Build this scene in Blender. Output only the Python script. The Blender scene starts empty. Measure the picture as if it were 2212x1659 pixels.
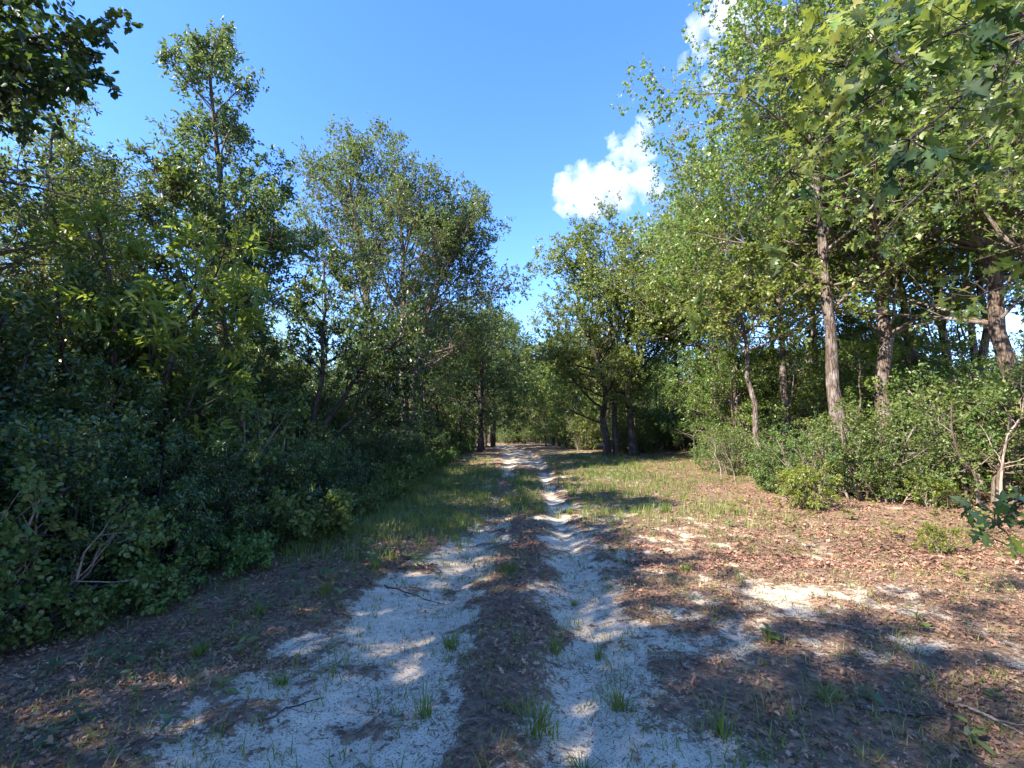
import bpy, bmesh, math
import numpy as np
from mathutils import Vector, Matrix, noise as mnoise

scene = bpy.context.scene
COL = scene.collection
PI = math.pi
R = math.radians

# ---------------------------------------------------------------- camera, sky, sun, exposure
PITCH = 5.7
CAM_H = 1.6
cam_d = bpy.data.cameras.new('camera')
cam = bpy.data.objects.new('camera', cam_d); COL.objects.link(cam)
cam_d.sensor_width = 36.0
cam_d.lens = 16.5
cam_d.clip_start = 0.05
cam_d.clip_end = 5000
cam.location = (0, 0, CAM_H)
cam.rotation_euler = (R(90 + PITCH), 0, 0)
scene.camera = cam

SUN_EL, SUN_AZ = 38.0, -123.0          # azimuth: clockwise from +Y (view direction); negative is to the left
w = bpy.data.worlds.new("World"); scene.world = w
w.use_nodes = True
wn = w.node_tree.nodes; wl = w.node_tree.links; wn.clear()
wout = wn.new('ShaderNodeOutputWorld'); wbg = wn.new('ShaderNodeBackground')
sky = wn.new('ShaderNodeTexSky'); sky.sky_type = 'NISHITA'; sky.sun_disc = False
sky.sun_elevation = R(SUN_EL); sky.sun_rotation = R(SUN_AZ)
sky.altitude = 900; sky.air_density = 1.15; sky.dust_density = 0.0; sky.ozone_density = 4.5
wbg.inputs['Strength'].default_value = 0.15
whs = wn.new('ShaderNodeHueSaturation'); whs.inputs['Saturation'].default_value = 1.16
wtn = wn.new('ShaderNodeMix'); wtn.data_type = 'RGBA'; wtn.blend_type = 'MULTIPLY'; wtn.inputs[0].default_value = 1.0; wtn.inputs[7].default_value = (.94, .865, 1.0, 1)
wl.new(sky.outputs[0], wtn.inputs[6]); wl.new(wtn.outputs[2], whs.inputs['Color']); wl.new(whs.outputs[0], wbg.inputs['Color']); wl.new(wbg.outputs[0], wout.inputs['Surface'])

sd = bpy.data.lights.new('sun', 'SUN'); sd.energy = 5.0; sd.angle = R(0.55); sd.color = (1.0, 0.90, 0.78)
sun = bpy.data.objects.new('sun', sd); COL.objects.link(sun)
sdir = Vector((math.sin(R(SUN_AZ)) * math.cos(R(SUN_EL)), math.cos(R(SUN_AZ)) * math.cos(R(SUN_EL)), math.sin(R(SUN_EL))))
sun.rotation_euler = sdir.to_track_quat('Z', 'Y').to_euler()
sun.location = sdir * 60

vs = scene.view_settings
scene.display_settings.display_device = 'sRGB'
vs.view_transform = 'Standard'; vs.look = 'None'; vs.gamma = 1.0; vs.use_curve_mapping = False
vs.exposure = 1.87
cy = scene.cycles
cy.max_bounces = 7; cy.diffuse_bounces = 4; cy.glossy_bounces = 2; cy.transmission_bounces = 4
cy.volume_bounces = 6; cy.transparent_max_bounces = 8
cy.caustics_reflective = False; cy.caustics_refractive = False
cy.use_denoising = True

# ---------------------------------------------------------------- small helpers
def rngf(s): return np.random.default_rng(s)
def nrm(v): return v / np.maximum(np.linalg.norm(v, axis=-1, keepdims=True), 1e-9)
def sstep(a, b, x):
    t = np.clip((x - a) / (b - a), 0, 1); return t * t * (3 - 2 * t)

_G = {}
def vnoise(x, y, scale, seed=0):
    """2D value noise, 0..1"""
    if seed not in _G: _G[seed] = rngf(1000 + seed).random((256, 256))
    g = _G[seed]
    x = np.asarray(x) / scale + 71.3; y = np.asarray(y) / scale + 37.7
    xi = np.floor(x).astype(int); yi = np.floor(y).astype(int)
    fx = x - xi; fy = y - yi
    fx = fx * fx * (3 - 2 * fx); fy = fy * fy * (3 - 2 * fy)
    a = g[xi % 256, yi % 256]; b = g[(xi + 1) % 256, yi % 256]
    c = g[xi % 256, (yi + 1) % 256]; d = g[(xi + 1) % 256, (yi + 1) % 256]
    return (a * (1 - fx) + b * fx) * (1 - fy) + (c * (1 - fx) + d * fx) * fy
def fbm(x, y, scale, seed=0, oct=4):
    s = 0; amp = 1; tot = 0
    for k in range(oct):
        s = s + amp * vnoise(x, y, scale / 2 ** k, seed + k); tot += amp; amp *= .55
    return s / tot

def np_mesh(name, V, F, mat, attrs=None, smooth=False):
    """V (n,3), F list of (m,k) int arrays"""
    me = bpy.data.meshes.new(name)
    V = np.ascontiguousarray(V, dtype=np.float32)
    if not isinstance(F, (list, tuple)): F = [F]
    F = [np.asarray(f, dtype=np.int32) for f in F if len(f)]
    me.vertices.add(len(V)); me.vertices.foreach_set('co', V.ravel())
    nl = sum(f.size for f in F); nf = sum(len(f) for f in F)
    me.loops.add(nl); me.loops.foreach_set('vertex_index', np.concatenate([f.ravel() for f in F]))
    starts = []; s = 0
    for f in F:
        k = f.shape[1]; starts.append(s + np.arange(len(f)) * k); s += f.size
    me.polygons.add(nf); me.polygons.foreach_set('loop_start', np.concatenate(starts).astype(np.int32))
    if smooth: me.polygons.foreach_set('use_smooth', np.ones(nf, dtype=bool))
    for k, a in (attrs or {}).items():
        at = me.attributes.new(k, 'FLOAT', 'POINT'); at.data.foreach_set('value', np.asarray(a, dtype=np.float32))
    me.update(calc_edges=True)
    if mat: me.materials.append(mat)
    return me

def link(name, me, parent=None, loc=None):
    o = bpy.data.objects.new(name, me); COL.objects.link(o)
    if parent: o.parent = parent
    if loc is not None: o.location = loc
    return o
def tag(o, label=None, cat=None, group=None, kind=None):
    if label: o['label'] = label
    if cat: o['category'] = cat
    if group: o['group'] = group
    if kind: o['kind'] = kind
    return o

# ---------------------------------------------------------------- terrain
TRK_Y = [-40, 0, 3, 5, 9, 14, 20, 28, 34, 39, 44, 52, 90, 400]
TRK_X = [-2.0, -.45, -.18, .08, .33, .48, .6, .55, .2, -.6, -2.6, -8, -40, -260]
def track_x(y): return np.interp(y, TRK_Y, TRK_X)
def ground_z(x, y):
    x = np.asarray(x, float); y = np.asarray(y, float)
    z = .36 * sstep(8, 30, y) - .5 * sstep(38, 75, y)
    z = z + .25 * sstep(4, 16, x) * sstep(2, 12, y) + .15 * sstep(-3, -12, x)
    z = z + (fbm(x, y, 6, 11, 3) - .5) * .16 * sstep(2.0, 6, np.abs(x - track_x(y)) + .4)
    return z
def sand_mask(x, y):
    c = track_x(y); u = x - c
    near = 1 - sstep(5.5, 8.5, y)
    rl = np.exp(-((u + .72 + .15 * near) / (.30 + .34 * near)) ** 2)
    rr = np.exp(-((u - .54 - .10 * near) / (.17 + .20 * near)) ** 2)
    m = .27 + .50 * np.maximum(rl * (1 - .8 * sstep(7.6, 8.8, y) * (1 - sstep(14, 17, y))), rr)
    br = sstep(.2, 1.0, u) * (1 - sstep(3.4, 4.8, x)) * sstep(2.9, 3.8, y) * (1 - sstep(6.6, 8.2, y))
    m = m + .13 * br
    br2 = sstep(.2, .7, u) * (1 - sstep(1.2, 2.6, x)) * (1 - sstep(3.2, 4.5, y))
    m = m + .17 * br2
    far = sstep(16, 20, y) * np.exp(-((u + .1) / 1.05) ** 4)
    m = np.maximum(m, .62 * far)
    m = m - .42 * np.exp(-((u + .04 + .10 * np.sin(y * 1.7)) / .135) ** 2) * (1 - sstep(17, 22, y))
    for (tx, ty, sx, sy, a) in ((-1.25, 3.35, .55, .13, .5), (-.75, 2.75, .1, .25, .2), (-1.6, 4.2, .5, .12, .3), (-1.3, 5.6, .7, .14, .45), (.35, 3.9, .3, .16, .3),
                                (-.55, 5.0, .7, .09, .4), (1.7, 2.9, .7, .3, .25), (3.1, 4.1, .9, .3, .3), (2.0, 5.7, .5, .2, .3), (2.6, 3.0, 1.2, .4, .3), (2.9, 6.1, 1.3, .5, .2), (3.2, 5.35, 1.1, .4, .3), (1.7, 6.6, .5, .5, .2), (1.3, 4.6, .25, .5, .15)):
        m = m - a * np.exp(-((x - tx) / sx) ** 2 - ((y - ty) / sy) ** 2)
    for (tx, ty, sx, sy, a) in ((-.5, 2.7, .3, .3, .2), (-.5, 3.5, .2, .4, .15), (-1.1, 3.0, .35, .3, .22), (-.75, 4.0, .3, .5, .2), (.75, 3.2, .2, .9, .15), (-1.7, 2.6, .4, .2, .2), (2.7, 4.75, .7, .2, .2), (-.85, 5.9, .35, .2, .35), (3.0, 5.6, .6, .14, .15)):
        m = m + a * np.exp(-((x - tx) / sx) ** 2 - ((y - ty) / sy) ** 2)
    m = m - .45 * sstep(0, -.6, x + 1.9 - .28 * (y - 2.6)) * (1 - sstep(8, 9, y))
    m = m + (fbm(x, y, .30, 21, 5) - .5) * 1.35 + (fbm(x, y, 1.3, 31, 3) - .5) * .5
    m = m - .22 * sstep(3.6, 5.5, x)
    return np.clip(m, 0, 1)
def grass_mask(x, y):
    c = track_x(y); u = x - c
    g = 1.1 * sstep(-4.4, -3.2, x) * (1 - sstep(-1.25, -.65, u)) * sstep(6.2, 8.0, y) * (1 - sstep(15, 20, y))
    g = g + .95 * np.exp(-((u + .15) / .5) ** 2) * sstep(8.6, 9.6, y) * (1 - sstep(15, 19, y))
    g = g + .6 * sstep(.75, 1.1, u) * (1 - sstep(2.4, 5.5, u)) * sstep(7.0, 9.0, y) * (1 - sstep(26, 34, y))
    g = g + .35 * sstep(-1, -2, u) * (1 - sstep(-3.6, -4.6, x)) * sstep(4, 6, y) * (1 - sstep(20, 30, y))
    g = g + .4 * sstep(1.5, 3, u) * (1 - sstep(7, 12, u)) * sstep(12, 15, y) * (1 - sstep(30, 36, y))
    g = g * (.35 + 1.3 * fbm(x, y, 1.3, 41, 3) ** 1.3)
    return np.clip(g, 0, 1)
def surf_z(x, y):
    m = sand_mask(x, y); u = x - track_x(y)
    z = ground_z(x, y)
    z = z - .065 * np.exp(-((u + .72) / .26) ** 2) - .07 * np.exp(-((u - .56) / .24) ** 2)
    z = z + .025 * (1 - sstep(.3, .7, m)) + (fbm(x, y, .35, 51, 3) - .5) * .035
    return z

def gz(x, y): return float(surf_z(np.array([x]), np.array([y]))[0])
F_PX = 1106 / (18 / 16.5)             # focal length in the pixels of a 2212 wide picture
def px_x(px, y, z=0.0):               # lateral metres of picture column px at distance y
    p = R(PITCH); d = y * math.cos(p) + (z - CAM_H) * math.sin(p)
    return (px - 1106) / F_PX * d
def ground_at(px, py):                # ground point seen at a picture position
    p = R(PITCH); v = -(py - 829.5) / F_PX
    dy = math.cos(p) - math.sin(p) * v; dz = math.sin(p) + math.cos(p) * v; dx = (px - 1106) / F_PX
    z = 0.0
    for _ in range(8):
        t = (z - CAM_H) / dz; z = float(ground_z(np.array([dx * t]), np.array([dy * t]))[0])
    return dx * t, dy * t

# ---------------------------------------------------------------- materials
def new_mat(name):
    m = bpy.data.materials.new(name); m.use_nodes = True
    nt = m.node_tree; nt.nodes.clear()
    out = nt.nodes.new('ShaderNodeOutputMaterial')
    return m, nt, out
def N(nt, t, **kw):
    n = nt.nodes.new(t)
    for k, v in kw.items():
        if k in n.inputs: n.inputs[k].default_value = v
        else: setattr(n, k, v)
    return n
def ramp(nt, fac, stops, interp='LINEAR'):
    r = nt.nodes.new('ShaderNodeValToRGB'); r.color_ramp.interpolation = interp
    e = r.color_ramp.elements
    while len(e) < len(stops): e.new(.5)
    for i, (p, c) in enumerate(stops):
        e[i].position = p; e[i].color = (*c, 1) if len(c) == 3 else c
    nt.links.new(fac, r.inputs[0]); return r
def math_(nt, op, a, b=None, c=None, clamp=False):
    n = nt.nodes.new('ShaderNodeMath'); n.operation = op; n.use_clamp = clamp
    for i, v in enumerate((a, b, c)):
        if v is None: continue
        if isinstance(v, (int, float)): n.inputs[i].default_value = v
        else: nt.links.new(v, n.inputs[i])
    return n.outputs[0]
def mixc(nt, fac, a, b, blend='MIX'):
    n = nt.nodes.new('ShaderNodeMix'); n.data_type = 'RGBA'; n.blend_type = blend
    if isinstance(fac, (int, float)): n.inputs[0].default_value = fac
    else: nt.links.new(fac, n.inputs[0])
    for i, v in ((6, a), (7, b)):
        if isinstance(v, tuple): n.inputs[i].default_value = (*v, 1)
        else: nt.links.new(v, n.inputs[i])
    return n.outputs[2]

def leaf_mat(name, cols, rough=.42, transl=.38, trans_col=(.30, .42, .05), spec=.5, objvar=.25):
    """cols: tint ramp colours"""
    m, nt, out = new_mat(name); L = nt.links
    at = N(nt, 'ShaderNodeAttribute', attribute_name='tint')
    n = len(cols); rp = ramp(nt, at.outputs['Fac'], [(i / max(1, n - 1), c) for i, c in enumerate(cols)])
    oi = N(nt, 'ShaderNodeObjectInfo')
    hv = N(nt, 'ShaderNodeHueSaturation')
    L.new(rp.outputs[0], hv.inputs['Color'])
    L.new(math_(nt, 'MULTIPLY_ADD', oi.outputs['Random'], .05, .475), hv.inputs['Hue'])
    L.new(math_(nt, 'MULTIPLY_ADD', oi.outputs['Random'], objvar, 1 - objvar / 2), hv.inputs['Value'])
    b = N(nt, 'ShaderNodeBsdfPrincipled'); b.inputs['Roughness'].default_value = rough
    b.inputs['Specular IOR Level'].default_value = spec
    L.new(hv.outputs[0], b.inputs['Base Color'])
    t = N(nt, 'ShaderNodeBsdfTranslucent')
    tc = mixc(nt, .55, hv.outputs[0], trans_col); L.new(tc, t.inputs['Color'])
    mx = N(nt, 'ShaderNodeMixShader'); mx.inputs[0].default_value = transl
    L.new(b.outputs[0], mx.inputs[1]); L.new(t.outputs[0], mx.inputs[2]); L.new(mx.outputs[0], out.inputs[0])
    return m

def bark_mat(name, c0, c1, c2, scale=1.0, bump=.6):
    m, nt, out = new_mat(name); L = nt.links
    tc = N(nt, 'ShaderNodeTexCoord'); mp = N(nt, 'ShaderNodeMapping'); mp.inputs['Scale'].default_value = (14 * scale, 14 * scale, 2.6 * scale)
    L.new(tc.outputs['Object'], mp.inputs[0])
    v = N(nt, 'ShaderNodeTexVoronoi', feature='DISTANCE_TO_EDGE'); v.inputs['Scale'].default_value = 1.0
    nz = N(nt, 'ShaderNodeTexNoise'); nz.inputs['Scale'].default_value = 2.2; nz.inputs['Detail'].default_value = 6
    L.new(mp.outputs[0], nz.inputs['Vector'])
    ad = N(nt, 'ShaderNodeVectorMath', operation='ADD'); L.new(mp.outputs[0], ad.inputs[0])
    sc = N(nt, 'ShaderNodeVectorMath', operation='SCALE'); sc.inputs['Scale'].default_value = .8; L.new(nz.outputs['Color'], sc.inputs[0]); L.new(sc.outputs[0], ad.inputs[1])
    L.new(ad.outputs[0], v.inputs['Vector'])
    h = math_(nt, 'MULTIPLY', math_(nt, 'MINIMUM', v.outputs['Distance'], .25), 4.0)
    n2 = N(nt, 'ShaderNodeTexNoise'); n2.inputs['Scale'].default_value = 3.0; n2.inputs['Detail'].default_value = 5
    L.new(tc.outputs['Object'], n2.inputs['Vector'])
    r1 = ramp(nt, h, [(0, c0), (.45, c1), (1, c1)])
    lich = ramp(nt, n2.outputs['Fac'], [(.5, (0, 0, 0)), (.66, (1, 1, 1))])
    col = mixc(nt, lich.outputs[0], r1.outputs[0], c2)
    b = N(nt, 'ShaderNodeBsdfPrincipled'); b.inputs['Roughness'].default_value = .9; b.inputs['Specular IOR Level'].default_value = .2
    L.new(col, b.inputs['Base Color'])
    bp = N(nt, 'ShaderNodeBump'); bp.inputs['Strength'].default_value = bump; bp.inputs['Distance'].default_value = .03
    L.new(math_(nt, 'ADD', h, math_(nt, 'MULTIPLY', nz.outputs['Fac'], .5)), bp.inputs['Height']); L.new(bp.outputs[0], b.inputs['Normal'])
    L.new(b.outputs[0], out.inputs[0]); return m

M_OAK = leaf_mat('oak_leaf_green', [(.065, .12, .025), (.115, .18, .036), (.165, .225, .048), (.24, .25, .06)], rough=.38, transl=.42, trans_col=(.42, .5, .08), spec=.6)
M_FINE = leaf_mat('fine_leaf_green', [(.04, .075, .026), (.07, .115, .036), (.10, .145, .045), (.17, .16, .05)], rough=.46, transl=.36, trans_col=(.28, .38, .06), spec=.5)
M_DARK = leaf_mat('evergreen_leaf', [(.022, .048, .018), (.038, .075, .024), (.058, .10, .030), (.17, .20, .03)], rough=.36, transl=.25, trans_col=(.20, .32, .04), spec=.6)
M_BAY = leaf_mat('bay_leaf', [(.026, .06, .024), (.042, .088, .03), (.06, .11, .034), (.19, .21, .03)], rough=.36, transl=.30, trans_col=(.32, .42, .03), spec=.6)
M_LIME = leaf_mat('yellow_green_leaf', [(.10, .15, .03), (.15, .20, .035), (.20, .23, .04), (.26, .25, .05)], rough=.45, transl=.45, trans_col=(.42, .5, .05))
M_SHRUB = leaf_mat('shrub_leaf', [(.055, .105, .028), (.09, .15, .036), (.13, .18, .045), (.19, .19, .06)], rough=.45, transl=.38, trans_col=(.3, .4, .06))
M_BLUE = leaf_mat('blue_green_leaf', [(.05, .095, .045), (.07, .12, .055), (.09, .145, .06)], rough=.45, transl=.3, trans_col=(.15, .35, .12))
M_FARL = leaf_mat('distant_leaf', [(.055, .095, .035), (.085, .13, .045), (.11, .155, .05)], rough=.6, transl=.35, trans_col=(.26, .4, .08), spec=.3)
M_GRASS = leaf_mat('grass_blade', [(.06, .115, .02), (.11, .175, .03), (.18, .22, .045), (.30, .26, .11)], rough=.5, transl=.4, trans_col=(.35, .42, .06), spec=.4, objvar=.1)
M_DEAD = leaf_mat('dead_leaf', [(.10, .07, .05), (.21, .13, .08), (.35, .215, .125), (.50, .34, .21)], rough=.75, transl=.12, trans_col=(.35, .18, .1), spec=.25, objvar=0)
M_NEAR = leaf_mat('oak_leaf_painted_shade', [(.012, .032, .018), (.02, .05, .022), (.05, .09, .025)], rough=.6, transl=.28, trans_col=(.16, .26, .02), spec=.3)  # oak leaf again, its colour darkened to paint the shade of backlit silhouettes
M_BARK = bark_mat('oak_bark', (.035, .028, .024), (.14, .105, .082), (.24, .21, .18), 1.0, .9)
M_BARKD = bark_mat('dark_bark', (.022, .018, .016), (.075, .06, .05), (.12, .11, .10), 1.2)
M_BARKP = bark_mat('pale_bark', (.10, .08, .065), (.27, .21, .165), (.34, .31, .27), 1.4, .4)
M_TWIG = bark_mat('twig_bark', (.06, .045, .036), (.16, .12, .095), (.24, .21, .18), 3, .2)
M_DTWIG = bark_mat('dark_twig_bark', (.02, .017, .014), (.05, .04, .033), (.08, .07, .06), 3, .2)

def ground_material():
    m, nt, out = new_mat('sand_and_litter'); L = nt.links
    geo = N(nt, 'ShaderNodeNewGeometry'); P = geo.outputs['Position']
    at = N(nt, 'ShaderNodeAttribute', attribute_name='sand'); ag = N(nt, 'ShaderNodeAttribute', attribute_name='grass')
    def noise(s, d=5, r=.6):
        n = N(nt, 'ShaderNodeTexNoise'); n.inputs['Scale'].default_value = s; n.inputs['Detail'].default_value = d; n.inputs['Roughness'].default_value = r
        L.new(P, n.inputs['Vector']); return n
    n1 = noise(9, 6, .68); n2 = noise(55, 4, .7); n3 = noise(2.3, 5); n4 = noise(260, 2)
    # sand / litter edge broken up finely
    e = math_(nt, 'ADD', at.outputs['Fac'], math_(nt, 'MULTIPLY_ADD', n1.outputs['Fac'], 1.7, -.87))
    n5 = noise(24, 4, .7); e = math_(nt, 'ADD', e, math_(nt, 'MULTIPLY_ADD', n5.outputs['Fac'], .9, -.45))
    e = math_(nt, 'ADD', e, math_(nt, 'MULTIPLY_ADD', n2.outputs['Fac'], .9, -.45))
    sandf = ramp(nt, e, [(.43, (0, 0, 0)), (.55, (1, 1, 1))]).outputs[0]
    sandc = ramp(nt, n1.outputs['Fac'], [(.25, (.42, .34, .24)), (.45, (.61, .51, .37)), (.8, (.73, .62, .46))]).outputs[0]
    sandc = mixc(nt, math_(nt, 'MULTIPLY', ramp(nt, n4.outputs['Fac'], [(.5, (0, 0, 0)), (.75, (1, 1, 1))]).outputs[0], .35), sandc, (.25, .21, .18))
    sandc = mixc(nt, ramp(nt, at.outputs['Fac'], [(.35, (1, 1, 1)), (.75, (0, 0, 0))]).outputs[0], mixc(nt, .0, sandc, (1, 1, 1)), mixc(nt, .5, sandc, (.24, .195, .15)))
    # dark crumbs and needle bits lying on the sand
    v = N(nt, 'ShaderNodeTexVoronoi', feature='F1'); v.inputs['Scale'].default_value = 70; v.inputs['Randomness'].default_value = 1
    L.new(P, v.inputs['Vector'])
    sp = math_(nt, 'MULTIPLY', ramp(nt, v.outputs['Distance'], [(.22, (1, 1, 1)), (.38, (0, 0, 0))]).outputs[0], ramp(nt, n1.outputs['Fac'], [(.30, (0, 0, 0)), (.55, (1, 1, 1))]).outputs[0])
    sandc = mixc(nt, math_(nt, 'MULTIPLY', sp, .8), sandc, (.10, .075, .06))
    # litter: leaf-sized cells
    vl = N(nt, 'ShaderNodeTexVoronoi', feature='F1'); vl.inputs['Scale'].default_value = 26
    mp = N(nt, 'ShaderNodeVectorMath', operation='ADD'); L.new(P, mp.inputs[0])
    s2 = N(nt, 'ShaderNodeVectorMath', operation='SCALE'); s2.inputs['Scale'].default_value = .05; L.new(n1.outputs['Color'], s2.inputs[0]); L.new(s2.outputs[0], mp.inputs[1])
    L.new(mp.outputs[0], vl.inputs['Vector'])
    sx = N(nt, 'ShaderNodeSeparateColor'); L.new(vl.outputs['Color'], sx.inputs[0])
    lit = ramp(nt, sx.outputs[0], [(0, (.12, .085, .06)), (.35, (.19, .12, .075)), (.7, (.27, .17, .105)), (1, (.35, .24, .155))]).outputs[0]
    lit = mixc(nt, ramp(nt, n3.outputs['Fac'], [(.4, (0, 0, 0)), (.7, (1, 1, 1))]).outputs[0], lit, mixc(nt, .6, lit, (.13, .10, .075)))
    lit = mixc(nt, math_(nt, 'MULTIPLY', ag.outputs['Fac'], .75), lit, (.085, .095, .035))
    col = mixc(nt, sandf, lit, sandc)
    b = N(nt, 'ShaderNodeBsdfPrincipled'); b.inputs['Roughness'].default_value = .95; b.inputs['Specular IOR Level'].default_value = .15
    L.new(col, b.inputs['Base Color'])
    hl = math_(nt, 'MULTIPLY', math_(nt, 'SUBTRACT', 1.0, math_(nt, 'MULTIPLY', vl.outputs['Distance'], 1.2)), .5)
    hh = math_(nt, 'ADD', math_(nt, 'MULTIPLY', hl, math_(nt, 'SUBTRACT', 1.0, sandf)), math_(nt, 'ADD', math_(nt, 'MULTIPLY', n2.outputs['Fac'], .5), math_(nt, 'MULTIPLY', n1.outputs['Fac'], .8)))
    bp = N(nt, 'ShaderNodeBump'); bp.inputs['Strength'].default_value = .8; bp.inputs['Distance'].default_value = .03
    L.new(hh, bp.inputs['Height']); L.new(bp.outputs[0], b.inputs['Normal']); L.new(b.outputs[0], out.inputs[0])
    return m
M_GROUND = ground_material()

# ---------------------------------------------------------------- ground and track
def axis(fine0, fine1, step, lo, hi, growth=1.055):
    a = list(np.arange(fine0, fine1, step)); s = step
    up = [a[-1]]
    while up[-1] < hi: s *= growth; up.append(up[-1] + s)
    s = step; dn = [a[0]]
    while dn[-1] > lo: s *= growth; dn.append(dn[-1] - s)
    return np.array(dn[:0:-1] + a + up[1:])
gx = axis(-3.0, 5.0, .05, -420, 420, 1.06); gy = axis(2.0, 7.5, .042, -120, 600, 1.035)
X, Y = np.meshgrid(gx, gy); xs = X.ravel(); ys = Y.ravel()
zs = surf_z(xs, ys)
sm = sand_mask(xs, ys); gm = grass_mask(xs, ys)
# beyond the woods the land simply goes on
nx, ny = len(gx), len(gy)
idx = np.arange(nx * ny).reshape(ny, nx)
Q = np.stack([idx[:-1, :-1], idx[:-1, 1:], idx[1:, 1:], idx[1:, :-1]], -1).reshape(-1, 4)
cx = xs[Q].mean(1); cyy = ys[Q].mean(1)
onp = (np.abs(cx - track_x(cyy)) < 1.3) & (cyy > -30) & (cyy < 120)
def sub_ground(name, q):
    used, inv = np.unique(q, return_inverse=True)
    me = np_mesh(name, np.stack([xs, ys, zs], -1)[used], inv.reshape(-1, 4), M_GROUND, {'sand': sm[used], 'grass': gm[used]}, smooth=True)
    return link(name, me)
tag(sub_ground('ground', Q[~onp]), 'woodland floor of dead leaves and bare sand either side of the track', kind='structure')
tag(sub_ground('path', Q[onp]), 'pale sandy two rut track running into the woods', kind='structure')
print('ground tris', 2 * len(Q))

# ---------------------------------------------------------------- batches of polylines and leaves
def tubes(P, Rr, sides):
    """P (n,k,3), Rr (n,k) -> verts, quads"""
    n, k, _ = P.shape
    T = np.empty_like(P); T[:, 1:-1] = P[:, 2:] - P[:, :-2]; T[:, 0] = P[:, 1] - P[:, 0]; T[:, -1] = P[:, -1] - P[:, -2]
    T = nrm(T)
    ref = np.where(np.abs(T[:, :1, 2:3]) > .8, np.array([1., 0, 0]), np.array([0, 0, 1.]))
    ref = np.broadcast_to(ref, T.shape)
    A = nrm(np.cross(T, ref)); B = np.cross(T, A)
    th = np.arange(sides) / sides * 2 * PI
    V = P[:, :, None] + Rr[:, :, None, None] * (np.cos(th)[:, None] * A[:, :, None] + np.sin(th)[:, None] * B[:, :, None])
    idx = np.arange(n * k * sides).reshape(n, k, sides); nx_ = np.roll(idx, -1, 2)
    Fq = np.stack([idx[:, :-1], nx_[:, :-1], nx_[:, 1:], idx[:, 1:]], -1).reshape(-1, 4)
    return V.reshape(-1, 3), Fq
def merge(parts):
    Vs, Fs, off = [], {}, 0
    for V, Fq in parts:
        Vs.append(V); Fs.setdefault(Fq.shape[1], []).append(Fq + off); off += len(V)
    return np.concatenate(Vs), [np.concatenate(v) for v in Fs.values()]
def interp_poly(P, t):
    """P (n,k,3), t (n,) -> point, tangent"""
    k = P.shape[1]; f = np.clip(t, 0, .9999) * (k - 1); i = f.astype(int); r = (f - i)[:, None]
    n = np.arange(len(P)); a = P[n, i]; b = P[n, i + 1]
    return a * (1 - r) + b * r, nrm(b - a)
def grow(rng, P, R0, counts, t0, t1, ang, length, k, up=.25, wob=.18, taper=.2, rratio=.55, rlen=.018, tpow=1.0, center=None, keep=None):
    """children of polylines P (n,k,3) with base radii R0"""
    n = len(P); counts = np.broadcast_to(counts, (n,)).astype(int)
    pi = np.repeat(np.arange(n), counts); M = len(pi)
    t = t0 + (t1 - t0) * rng.random(M) ** tpow
    b, tg = interp_poly(P[pi], t)
    rnd = rng.normal(size=(M, 3)); perp = nrm(rnd - (rnd * tg).sum(-1, keepdims=True) * tg)
    a = np.radians(rng.uniform(ang[0], ang[1], M))[:, None]
    d = nrm(tg * np.cos(a) + perp * np.sin(a))
    if center is not None:   # a little outward push from the tree's axis
        o = b - center; o[:, 2] = 0; d = nrm(d + .35 * nrm(o))
    ln = length(t, pi, M) if callable(length) else length * rng.uniform(.6, 1.25, M)
    C = np.empty((M, k, 3)); C[:, 0] = b
    st = (ln / (k - 1))[:, None]
    for j in range(1, k):
        d = nrm(d + np.array([0, 0, up]) / (k - 1) + rng.normal(size=(M, 3)) * wob)
        C[:, j] = C[:, j - 1] + d * st
    pr = R0[pi] * (1 - t * (1 - taper))
    r = np.minimum(pr * rratio, ln * rlen + .002)
    return C, r, t, pi
def radii(r0, k, taper=.2):
    s = np.linspace(0, 1, k); return r0[:, None] * (1 - s * (1 - taper))[None]

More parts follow.
